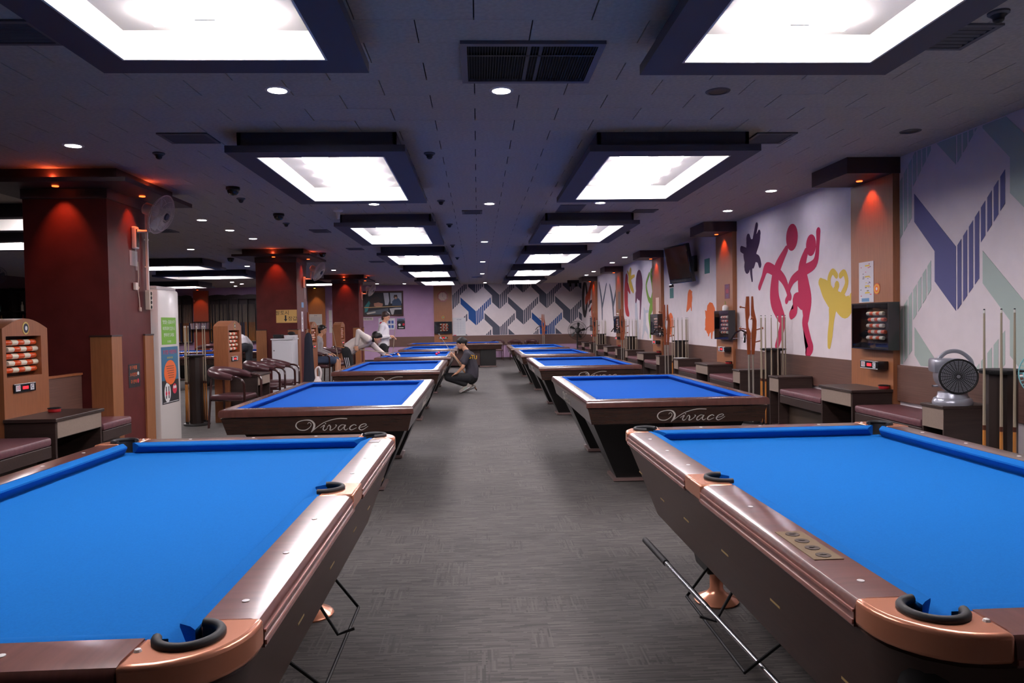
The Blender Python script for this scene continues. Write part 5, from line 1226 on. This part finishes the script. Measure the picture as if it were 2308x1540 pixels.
# ---- cue racks of the left hall on the back wall
m_rk = mat('rack_dark', (40, 28, 28), .45)
def wall_rack(label, x0, x1):
    t = thing('wall_cue_rack', label, 'cue rack', ((x0 + x1) / 2, YB, 0), 0, 'wall cue racks'); w = (x1 - x0) / 2; n = max(1, round((x1 - x0) / .36))
    bx('back_board', mat('rack_board', (46, 34, 36), .6), t, -w, w, -.04, 0, .9, 2.62)
    for k in range(n + 1): x = -w + k * 2 * w / n; bx('post', m_rk, t, max(-w, x - .022), min(w, x + .022), -.14, -.04, .9, 2.62)
    for z in (1.0, 1.86): bx('rail', m_rk, t, -w, w, -.10, -.045, z, z + .035)
    bx('bottom_ledge', m_rk, t, -w, w, -.17, -.04, .86, .9)
    cr = [(-w + k * 2 * w / 24, 2.70 + .035 * abs(math.sin(k * PI / 6))) for k in range(25)]
    MB().prism([(-w, 2.56)] + cr + [(w, 2.56)], .10, .15, lambda u, v, q: (u, -q, v)).build('cornice', m_rk, t)
    return n
cm = MB(); ts = []
def cue_small():
    me = bpy.data.meshes.new('cue'); mb = MB()
    mb.tube([(0, 0, .75), (0, 0, 1.46)], [.010, .006], 6); a = len(mb.f)
    mb.tube([(0, 0, .02), (0, 0, .75)], [.014, .010], 6); b = len(mb.f)
    mb.tube([(0, 0, 0), (0, 0, .02)], [.013, .015], 6)
    me = mb.mesh('cue'); [me.materials.append(x) for x in (M_SHAFT, M_BUTT, M_PEARL)]
    for i, p in enumerate(me.polygons): p.material_index = 0 if i < a else (1 if i < b else 2)
    return me
CS = [cue_small(), None]; CS[1] = CS[0].copy(); CS[1].materials[1] = mat('cue_butt_blue', (34, 52, 110), .3, coat=.3)
rr = random.Random(5)
for lb, x0, x1, gname in (('dark wall cue rack left of the reddish pillar', -12.7, -11.12, 'left of the reddish pillar'), ('dark wall cue rack between the reddish pillar and the middle column', -10.45, -7.9, 'right of the reddish pillar')):
    n = wall_rack(lb, x0, x1); cell = (x1 - x0) / n
    for k in range(n):
        for j in range(6):
            if rr.random() < .15: continue
            x = x0 + k * cell + .06 + j * (cell - .1) / 5
            o = link('cue', CS[0] if rr.random() < .7 else CS[1], None, None, True); o.location = (x, YB - .12, .901)
            tag(o, 'slim cue stored in the wall rack ' + gname, 'cue', 'cues in the wall rack ' + gname)
struct(bx('trim_22', mat('pillar_red', (150, 72, 48), .45), None, -11.07, -10.5, YB - .08, YB, 0, 2.9))
lp = thing('wall_spotlight', 'small black spotlight on the reddish back pillar', 'spotlight', (-10.78, YB - .4, CE)); MB().lathe([(.03, 0), (.05, -.03), (.05, -.10), (.0001, -.095)], 14).build('housing', M_BLACKM, lp, smooth=True); lamp(MB().lathe([(.0001, -.102), (.045, -.102), (.0001, -.098)], 14).build('bulb', M_REDGLOW, lp), (0, 0, -.11), (0, .25, -1), (1, .3, .12), 20, 1.1)
t = thing('magazine_shelf', 'small wall shelf of white magazines on the reddish pillar', 'shelf', (-10.78, YB - .08, 1.38)); bx('board', m_rk, t, -.42, .42, -.2, 0, 0, .03); bx('backing', m_rk, t, -.42, .42, -.02, 0, .03, .32)
for k in range(9):
    o = bx('magazine', mat('mag_%d' % (k % 3), ((214, 212, 222), (180, 176, 196), (150, 120, 130))[k % 3], .5), None, -.02, .02, -.13, .0, 0, .22 + .01 * (k % 3)); o.location = (-11.1 + k * .075, YB - .12, 1.411); o.rotation_euler = (0, .12 * ((k % 3) - 1), 0)
    tag(o, 'pale magazine standing on the wall shelf, %s' % ('leftmost', 'second from left', 'third from left', 'fourth from left', 'middle one', 'fourth from right', 'third from right', 'second from right', 'rightmost')[k], 'magazine', 'magazines on the wall shelf')
# ---- dark back bar at the far left
t = thing('bar_shelf', 'dark open bar shelf at the far left edge', 'shelf', (-12.5, 20.3, 0)); m_bs = mat('bar_dark', (34, 26, 26), .5)
bx('back_board', mat('bar_back', (58, 44, 44), .6), t, -.7, .9, -.02, .02, 0, 2.6)
for x in (-.7, .1, .85): bx('upright', m_bs, t, x, x + .06, -.32, -.02, 0, 2.6)
for z in (.9, 1.25, 1.6, 1.95, 2.5): bx('shelf', m_bs, t, -.64, .85, -.32, -.02, z, z + .03)
rr = random.Random(9)
for k in range(14):
    z = (1.28, 1.63, 1.98)[k % 3]; x = -12.5 - .5 + (k // 3) * .28 + rr.uniform(-.03, .03); hgt = rr.uniform(.18, .28)
    o = MB().lathe([(.0001, 0), (.035, 0), (.036, hgt * .6), (.014, hgt * .75), (.014, hgt), (.0001, hgt)], 12).build('bottle', mat('bottle_%d' % (k % 4), ((150, 110, 70), (60, 90, 80), (130, 60, 50), (180, 170, 150))[k % 4], .25), None, smooth=True)
    o.location = (x, 20.12, z + .001); tag(o, '%s bottle on the bar shelf, %s shelf, %s' % (('amber', 'green', 'red', 'pale')[k % 4], ('lower', 'middle', 'upper')[k % 3], ('far left', 'left', 'middle', 'right', 'far right')[k // 3]), 'bottle', 'bottles on the bar shelf')
# ================================================================ people
M_SKIN = mat('skin', (214, 160, 128), .5, noise=(20, .05))
M_HAIR = mat('hair_black', (20, 16, 16), .45)
M_HAIRB = mat('hair_brown', (52, 34, 28), .45)
def capsules(segs):
    """segs of (p0, p1, r0, r1) -> one bmesh full of overlapping tapered capsules"""
    mb = MB()
    for p0, p1, r0, r1 in segs:
        a, b = V(p0), V(p1); d = b - a
        if d.length < 1e-5: mb.sphere(p0, r0, 12); continue
        t = d.normalized(); pts, rs = [], []
        for k in range(4): w = math.radians(90 - 28 * k); pts.append(a - t * r0 * math.sin(w)); rs.append(max(r0 * math.cos(w), r0 * .04))
        for k in range(4): w = math.radians(6 + 28 * k); pts.append(b + t * r1 * math.sin(min(w, PI / 2))); rs.append(max(r1 * math.cos(min(w, PI / 2)), r1 * .04))
        mb.tube(pts, rs, 12)
    return mb
def fused(name, segs, voxel, m, parent, extra=None, smooth=4):
    mb = capsules(segs)
    if extra:
        for c, r, sc, rot in extra:
            s = MB().sphere((0, 0, 0), r, 16, sc).tf(Matrix.Translation(c) @ rot); mb.add(s.v, s.f)
    me = mb.mesh(name); o = bpy.data.objects.new(name, me); COL.objects.link(o)
    md = o.modifiers.new('remesh', 'REMESH'); md.mode = 'VOXEL'; md.voxel_size = voxel
    ms = o.modifiers.new('smooth', 'SMOOTH'); ms.iterations = smooth; ms.factor = .5
    md.use_smooth_shade = True
    me.materials.append(m); o.parent = parent
    return o
def frame(fwd, up):
    f = V(fwd).normalized(); s = V(up).cross(f).normalized(); u = f.cross(s); return f, s, u      # s: to the person's left
def hand(w, d, n, curl, side, spread=.018):
    """finger capsules from wrist w, pointing along d, palm facing n; curl in radians per joint; side +1/-1 puts the thumb"""
    w, d, n = V(w), V(d).normalized(), V(n); n = (n - d * n.dot(d)).normalized(); s = d.cross(n) * side
    S = [(w - d * .01, w + d * .045, .022, .026), (w + d * .03 + s * .02, w + d * .085 + s * .026, .017, .013), (w + d * .03 - s * .018, w + d * .085 - s * .024, .017, .013), (w + d * .04, w + d * .085, .019, .014)]
    for k, ln in enumerate((.062, .072, .068, .054)):
        b = w + d * .086 + s * (.027 - k * spread); a = 0.0; p = b
        for j, q in enumerate((.46, .32, .24)):
            a += curl * (.75 if j == 0 else 1); e = p + (d * math.cos(a) + n * math.sin(a)) * ln * q * 1.15; S.append((p, e, .0092 - .0008 * j, .0086 - .0009 * j)); p = e
    b = w + d * .025 + s * .028; t1 = b + (d * .55 + s * .75 + n * .25 * curl).normalized() * .036; t2 = t1 + (d * .8 + s * .25 + n * .6 * curl).normalized() * .032
    S += [(w + d * .02, b, .018, .014), (b, t1, .0125, .0105), (t1, t2, .0100, .0085)]
    return S
def person(name, label, J, shirt, pants, shoe, hair, sleeve=1.0, short=False, group=None, hairstyle='short', brim=None):
    t = thing('person', label, 'person', J['origin']); O = V(J['origin'])
    P = {k: (V(v) - O if isinstance(v, tuple) and len(v) == 3 and k not in ('fwd', 'up', 'hd_n', 'hd_f', 'hn_n', 'hn_f', 'origin') else v) for k, v in J.items()}
    f, s, u = frame(J['fwd'], J['up']); H = P['head']
    R3 = Matrix((f, s, u)).transposed().to_4x4()
    # ---- body, one continuous skin
    S = [(P['neck'], H - u * .05 - f * .01, .055, .052), (P['neck'], P['chest'], .06, .10), (P['chest'], P['belly'], .12, .115), (P['belly'], P['pelvis'], .115, .125)]
    for q in ('n', 'f'):
        S += [(P['neck'] * .6 + P['sh_' + q] * .4, P['sh_' + q], .055, .056), (P['chest'], P['sh_' + q], .09, .06), (P['sh_' + q], P['el_' + q], .05, .038), (P['el_' + q], P['wr_' + q], .038, .024),
              (P['pelvis'], P['hip_' + q], .10, .085), (P['hip_' + q], P['kn_' + q], .078, .052), (P['kn_' + q], P['kn_' + q] * .55 + P['an_' + q] * .45, .05, .048), (P['kn_' + q] * .55 + P['an_' + q] * .45, P['an_' + q], .046, .034), (P['an_' + q], P['toe_' + q], .036, .026)]
        S += hand(P['wr_' + q], J['hd_' + q], J['hn_' + q], J['curl_' + q], J.get('thumb_' + q, 1))
    S += [(H - u * .075 + f * .045, H - u * .02 + f * .05, .036, .045), (H + f * .092 - u * .002, H + f * .108 - u * .025, .010, .013), (H - u * .055 + f * .088, H - u * .062 + f * .085, .012, .014), (H + f * .086 + u * .022 + s * .03, H + f * .086 + u * .022 - s * .03, .012, .012)]
    for e in (-1, 1): S += [(H + s * e * .072 + u * .015 - f * .005, H + s * e * .078 - u * .02 - f * .003, .014, .010)]
    fused('body', S, .0085, M_SKIN, t, [(H + u * .012, .1, (.98, .78, 1.1), R3)], 3)
    for e in (-1, 1):
        MB().sphere(tuple(H + f * .088 + s * e * .031 + u * .002), .0085, 8).build('eye', M_BLACKM, t, smooth=True)
        MB().tube([tuple(H + f * .094 + s * e * .018 + u * .02), tuple(H + f * .086 + s * e * .045 + u * .021)], .004, 5).build('eyebrow', hair, t)
    MB().tube([tuple(H + f * .099 - u * .052 + s * .02), tuple(H + f * .103 - u * .054), tuple(H + f * .099 - u * .052 - s * .02)], .004, 6).build('mouth', mat('lips', (176, 92, 84), .5), t)
    # ---- hair
    if hairstyle == 'cap':
        hs = [(H + u * .045 - f * .005, H + u * .055 - f * .01, .095, .09), (H - f * .05 - u * .0, H - f * .06 + u * .04, .06, .07)]
        c = fused('cap', hs, .009, M_BLACKM, t, [(H + u * .052 - f * .006, .1, (1.08, .9, .74), R3)], 4)
        br = MB().lathe([(.0001, .0), (.07, -.004), (.075, 0), (.0001, .008)], 16).tf(Matrix.Translation(H - f * .125 + u * .0) @ R3 @ Matrix.Rotation(.5, 4, 'Y')).build('cap_brim', M_BLACKM, t, smooth=True)
        fused('hair', [(H + f * .055 + u * .055 + s * .03, H + f * .085 + u * .03 + s * .035, .026, .02), (H + f * .055 + u * .055 - s * .03, H + f * .085 + u * .03 - s * .035, .026, .02), (H + f * .06 + u * .055, H + f * .092 + u * .035, .026, .02)], .008, hair, t)
    else:
        hs = [(H - f * .04 - u * .05, H - f * .05 + u * .05, .062, .07)]
        for e in (-1, 0, 1): hs.append((H + f * .05 + u * .09 + s * e * .035, H + f * .082 + u * .066 + s * e * .042, .030, .018))
        for e in (-1, 1): hs.append((H + s * e * .062 + u * .05, H + s * e * .072 - f * .012 + u * .0, .034, .02))
        fused('hair', hs, .009, hair, t, [(H + u * .045 - f * .018, .1, (1.05, .93, .95), R3)], 3)
    # ---- clothes
    C = [(P['neck'] * .8 + P['chest'] * .2, P['chest'], .07, .125), (P['chest'], P['belly'], .142, .138), (P['belly'], P['pelvis'] * .75 + P['belly'] * .25, .138, .146)]
    for q in ('n', 'f'):
        a, b, c = P['sh_' + q], P['el_' + q], P['wr_' + q]
        C += [(P['neck'] * .55 + a * .45, a, .062, .068), (P['chest'], a, .11, .07)]
        if sleeve >= 1: C += [(a, b, .066, .056), (b, b + (c - b) * .93, .056, .042)]
        else: C += [(a, a + (b - a) * .62, .068, .066)]
    fused('shirt', C, .0105, shirt, t, None, 4)
    D = [(P['pelvis'] * .8 + P['belly'] * .2, P['pelvis'], .128, .138)]
    for q in ('n', 'f'):
        h, k, a = P['hip_' + q], P['kn_' + q], P['an_' + q]
        D += [(P['pelvis'], h, .12, .102), (h, k, .10, .074)] if not short else [(P['pelvis'], h, .12, .105), (h, h + (k - h) * .86, .104, .092)]
        if not short: D += [(k, a + (k - a) * .12, .074, .058)]
    fused('shorts' if short else 'trousers', D, .0105, pants, t, None, 4)
    for q in ('n', 'f'):
        a, b = P['an_' + q], P['toe_' + q]; hl = P.get('heel_' + q, a); d = (b - hl).normalized()
        sh = fused('shoe', [(hl, b - d * .03, .043, .042), (a, (a + b) * .5, .046, .044), (b - d * .05, b, .043, .036)], .009, shoe, t, None, 3)
    return t
jeans = mat('denim', (70, 84, 112), .8); m_blk = mat('cloth_black', (22, 22, 26), .85); m_wht = mat('cloth_white', (226, 222, 226), .8); m_crm = mat('cloth_cream', (214, 202, 196), .8); m_gry = mat('cloth_grey', (158, 150, 150), .85); m_chr = mat('cloth_charcoal', (58, 55, 64), .85)
# squatting player in the aisle, facing left
sq = person('person', 'man in black cap and charcoal t-shirt squatting in the aisle', dict(origin=(-.26, 15.3, 0), head=(-.345, 15.30, 1.03), fwd=(-1, 0, -.12), up=(-.1, 0, 1), neck=(-.262, 15.3, .895), chest=(-.20, 15.3, .735), belly=(-.135, 15.3, .50), pelvis=(-.15, 15.3, .315),
    sh_n=(-.235, 15.125, .80), el_n=(-.325, 15.07, .545), wr_n=(-.445, 15.10, .43), hd_n=(-1, .1, -.5), hn_n=(-.3, 0, -1), curl_n=.35, thumb_n=1,
    sh_f=(-.235, 15.475, .80), el_f=(-.385, 15.49, .575), wr_f=(-.50, 15.445, .755), hd_f=(-.72, -.1, .55), hn_f=(.3, -.9, .2), curl_f=.95, thumb_f=1,
    hip_n=(-.20, 15.19, .31), kn_n=(-.64, 15.14, .33), an_n=(-.235, 15.19, .165), toe_n=(-.385, 15.17, .035), heel_n=(-.185, 15.19, .14),
    hip_f=(-.20, 15.41, .31), kn_f=(-.66, 15.46, .34), an_f=(-.15, 15.41, .15), toe_f=(-.30, 15.41, .035), heel_f=(-.10, 15.41, .125)), m_chr, m_blk, mat('shoe_tan', (150, 140, 132), .6), M_HAIRB, sleeve=.5, hairstyle='cap')
o = link('shirt_lettering', text_mesh('STU', .115, .004), mat('letter_yellow', (232, 176, 40), .6), sq); o.matrix_local = Matrix.Translation((.150, -.128, .745)) @ Matrix.Rotation(.62, 4, 'Z') @ Matrix.Rotation(.12, 4, 'Y') @ Matrix.Rotation(PI / 2 - .15, 4, 'X')
# leaning player at the left row
person('person', 'man in cream shirt and striped black trousers leaning over his cue', dict(origin=(-2.66, 15.1, 0), head=(-2.08, 15.09, 1.185), fwd=(.86, .1, -.42), up=(.42, 0, .9), neck=(-2.20, 15.1, 1.165), chest=(-2.32, 15.1, 1.135), belly=(-2.52, 15.1, 1.06), pelvis=(-2.67, 15.1, .945),
    sh_n=(-2.245, 14.925, 1.165), el_n=(-2.415, 14.89, 1.325), wr_n=(-2.462, 14.92, 1.045), hd_n=(-.08, 0, -1), hn_n=(0, 1, 0), curl_n=.75, thumb_n=-1,
    sh_f=(-2.245, 15.275, 1.10), el_f=(-2.09, 15.27, .945), wr_f=(-1.94, 15.21, .835), hd_f=(1, .05, -.15), hn_f=(0, 0, -1), curl_f=.15, thumb_f=1,
    hip_n=(-2.69, 14.99, .92), kn_n=(-2.60, 14.96, .49), an_n=(-2.68, 14.95, .09), toe_n=(-2.50, 14.92, .04), heel_n=(-2.71, 14.95, .05),
    hip_f=(-2.69, 15.21, .92), kn_f=(-2.66, 15.26, .49), an_f=(-2.78, 15.30, .09), toe_f=(-2.60, 15.32, .04), heel_f=(-2.81, 15.30, .05)), m_crm, m_blk, m_blk, M_HAIR)
for hl, te, y in (((-.185, .14), (-.385, .035), -.115), ((-.10, .125), (-.30, .035), .105)):
    a, b = V((hl[0] + .26, y - .008, hl[1] - .012)), V((te[0] + .26, y - .018, te[1] - .012)); d = (b - a)
    MB().tube([a, a + d * .5, b], [.036, .038, .034], 8, flat=.5).build('shoe_sole', m_wht, sq, smooth=True)
    for k in range(3): MB().tube([a + d * (.35 + .14 * k) + V((0, -.036, .0)), a + d * (.40 + .14 * k) + V((.01, -.03, .055))], .005, 6).build('shoe_stripe', mat('stripe_green', (120, 170, 150), .6), sq, smooth=True)
bp = [ob for ob in COL.objects if ob.get('label', '').startswith('man in cream')][0]
for k in range(3):
    MB().tube([(-.075 + k * .035 + .03, -.215, .80), (-.03 + k * .03 + .05, -.215, .49), (-.06 + k * .025 + .02, -.21, .15)], .006, 6).build('trouser_stripe', m_wht, bp, smooth=True)
# standing player behind
person('person', 'man in white sweatshirt standing with a cue by the purple wall', dict(origin=(-2.36, 18.4, 0), head=(-2.30, 18.4, 1.655), fwd=(1, -.1, -.28), up=(.15, 0, 1), neck=(-2.335, 18.4, 1.50), chest=(-2.36, 18.4, 1.34), belly=(-2.36, 18.4, 1.10), pelvis=(-2.36, 18.4, .92),
    sh_n=(-2.365, 18.215, 1.43), el_n=(-2.43, 18.18, 1.14), wr_n=(-2.20, 18.25, 1.165), hd_n=(1, .1, .05), hn_n=(0, .3, -1), curl_n=.85, thumb_n=-1,
    sh_f=(-2.365, 18.585, 1.43), el_f=(-2.42, 18.62, 1.14), wr_f=(-2.19, 18.52, 1.12), hd_f=(1, -.2, .1), hn_f=(0, -.3, -1), curl_f=.7, thumb_f=1,
    hip_n=(-2.36, 18.29, .90), kn_n=(-2.33, 18.27, .48), an_n=(-2.38, 18.27, .09), toe_n=(-2.20, 18.24, .04), heel_n=(-2.41, 18.27, .05),
    hip_f=(-2.36, 18.51, .90), kn_f=(-2.34, 18.53, .48), an_f=(-2.39, 18.54, .09), toe_f=(-2.21, 18.56, .04), heel_f=(-2.42, 18.54, .05)), m_wht, m_blk, m_wht, M_HAIRB)
# seated man in the armchair
person('person', 'man in grey sweatshirt and denim shorts sitting in an armchair', dict(origin=(-4.0, 18.75, 0), head=(-3.95, 18.75, 1.345), fwd=(1, -.05, -.06), up=(.06, 0, 1), neck=(-4.02, 18.75, 1.175), chest=(-4.07, 18.75, 1.02), belly=(-4.10, 18.75, .78), pelvis=(-4.10, 18.75, .605),
    sh_n=(-4.05, 18.565, 1.10), el_n=(-4.06, 18.52, .84), wr_n=(-3.80, 18.57, .74), hd_n=(1, .25, -.25), hn_n=(0, .1, -1), curl_n=.35, thumb_n=-1,
    sh_f=(-4.05, 18.935, 1.10), el_f=(-4.06, 18.97, .84), wr_f=(-3.78, 18.88, .74), hd_f=(1, -.25, -.25), hn_f=(0, -.1, -1), curl_f=.35, thumb_f=1,
    hip_n=(-4.06, 18.645, .59), kn_n=(-3.58, 18.62, .565), an_n=(-3.60, 18.62, .10), toe_n=(-3.43, 18.60, .04), heel_n=(-3.64, 18.62, .05),
    hip_f=(-4.06, 18.855, .59), kn_f=(-3.58, 18.90, .57), an_f=(-3.58, 18.91, .10), toe_f=(-3.41, 18.93, .04), heel_f=(-3.62, 18.91, .05)), m_gry, jeans, m_wht, M_HAIR, short=True)
# player bent over a table in the left hall
person('person', 'player in white top and dark trousers bent over a left hall table', dict(origin=(-5.98, 18.9, 0), head=(-6.42, 19.5, 1.13), fwd=(-.6, .7, -.35), up=(-.2, .25, .95), neck=(-6.26, 19.35, 1.15), chest=(-6.17, 19.25, 1.14), belly=(-6.05, 19.06, 1.08), pelvis=(-5.97, 18.92, .95),
    sh_n=(-6.07, 19.35, 1.16), el_n=(-5.93, 19.30, 1.03), wr_n=(-5.92, 19.40, .90), hd_n=(-.2, .5, -.7), hn_n=(-1, 0, 0), curl_n=.8, thumb_n=1,
    sh_f=(-6.33, 19.22, 1.13), el_f=(-6.60, 19.35, .97), wr_f=(-6.84, 19.42, .87), hd_f=(-1, .3, -.2), hn_f=(0, 0, -1), curl_f=.2, thumb_f=-1,
    hip_n=(-5.87, 18.97, .93), kn_n=(-5.86, 18.93, .49), an_n=(-5.86, 18.86, .09), toe_n=(-5.92, 19.04, .04), heel_n=(-5.85, 18.82, .05),
    hip_f=(-6.08, 18.88, .93), kn_f=(-6.10, 18.86, .49), an_f=(-6.12, 18.80, .09), toe_f=(-6.18, 18.98, .04), heel_f=(-6.11, 18.76, .05)), m_wht, mat('cloth_slate', (52, 56, 62), .85), m_blk, M_HAIR)
# ---- cues in hands, and the balls in play
def free_cue(label, tip, butt, dark=False):
    c = dup(CUE0); c['label'] = label; c['group'] = 'cues held by or leaning near the players'
    d = V(tip) - V(butt); c.location = butt; c.rotation_euler = d.to_track_quat('Z', 'Y').to_euler()
    k = d.length / 1.46; c.scale = (1, 1, min(k, 1.0) if k < 1 else 1)
    return c
free_cue('cue held upright slantwise by the squatting man', (-.83, 15.41, 1.25), (-.045, 15.425, .03))
free_cue('cue aimed at the balls by the leaning man', (-1.72, 15.24, .845), (-2.92, 14.90, 1.03))
free_cue('cue held upright by the standing man', (-2.05, 18.27, 1.47), (-2.20, 18.29, .02))
free_cue('cue leaning beside the seated man', (-3.74, 18.55 + .35, 1.46), (-3.52, 19.02, .02))
def ball(label, rgb, x, y): tag(MB().sphere((0, 0, 0), .0305, 20).build('billiard_ball', mat('ball_%d_%d_%d' % rgb, rgb, .12, coat=.6), None, smooth=True, loc=(x, y, .792 - .05 + .0305)), label, 'ball', 'balls in play on the third left table')
ball('orange ball before the leaning man on the third left table', (240, 140, 40), -1.83, 16.75); ball('white ball beside the orange ball', (236, 230, 220), -1.72, 15.95)
ball('nearer pink red ball on the third left table', (214, 30, 84), -.945, 16.55); ball('farther pink red ball on the third left table', (214, 30, 84), -.93, 17.25)
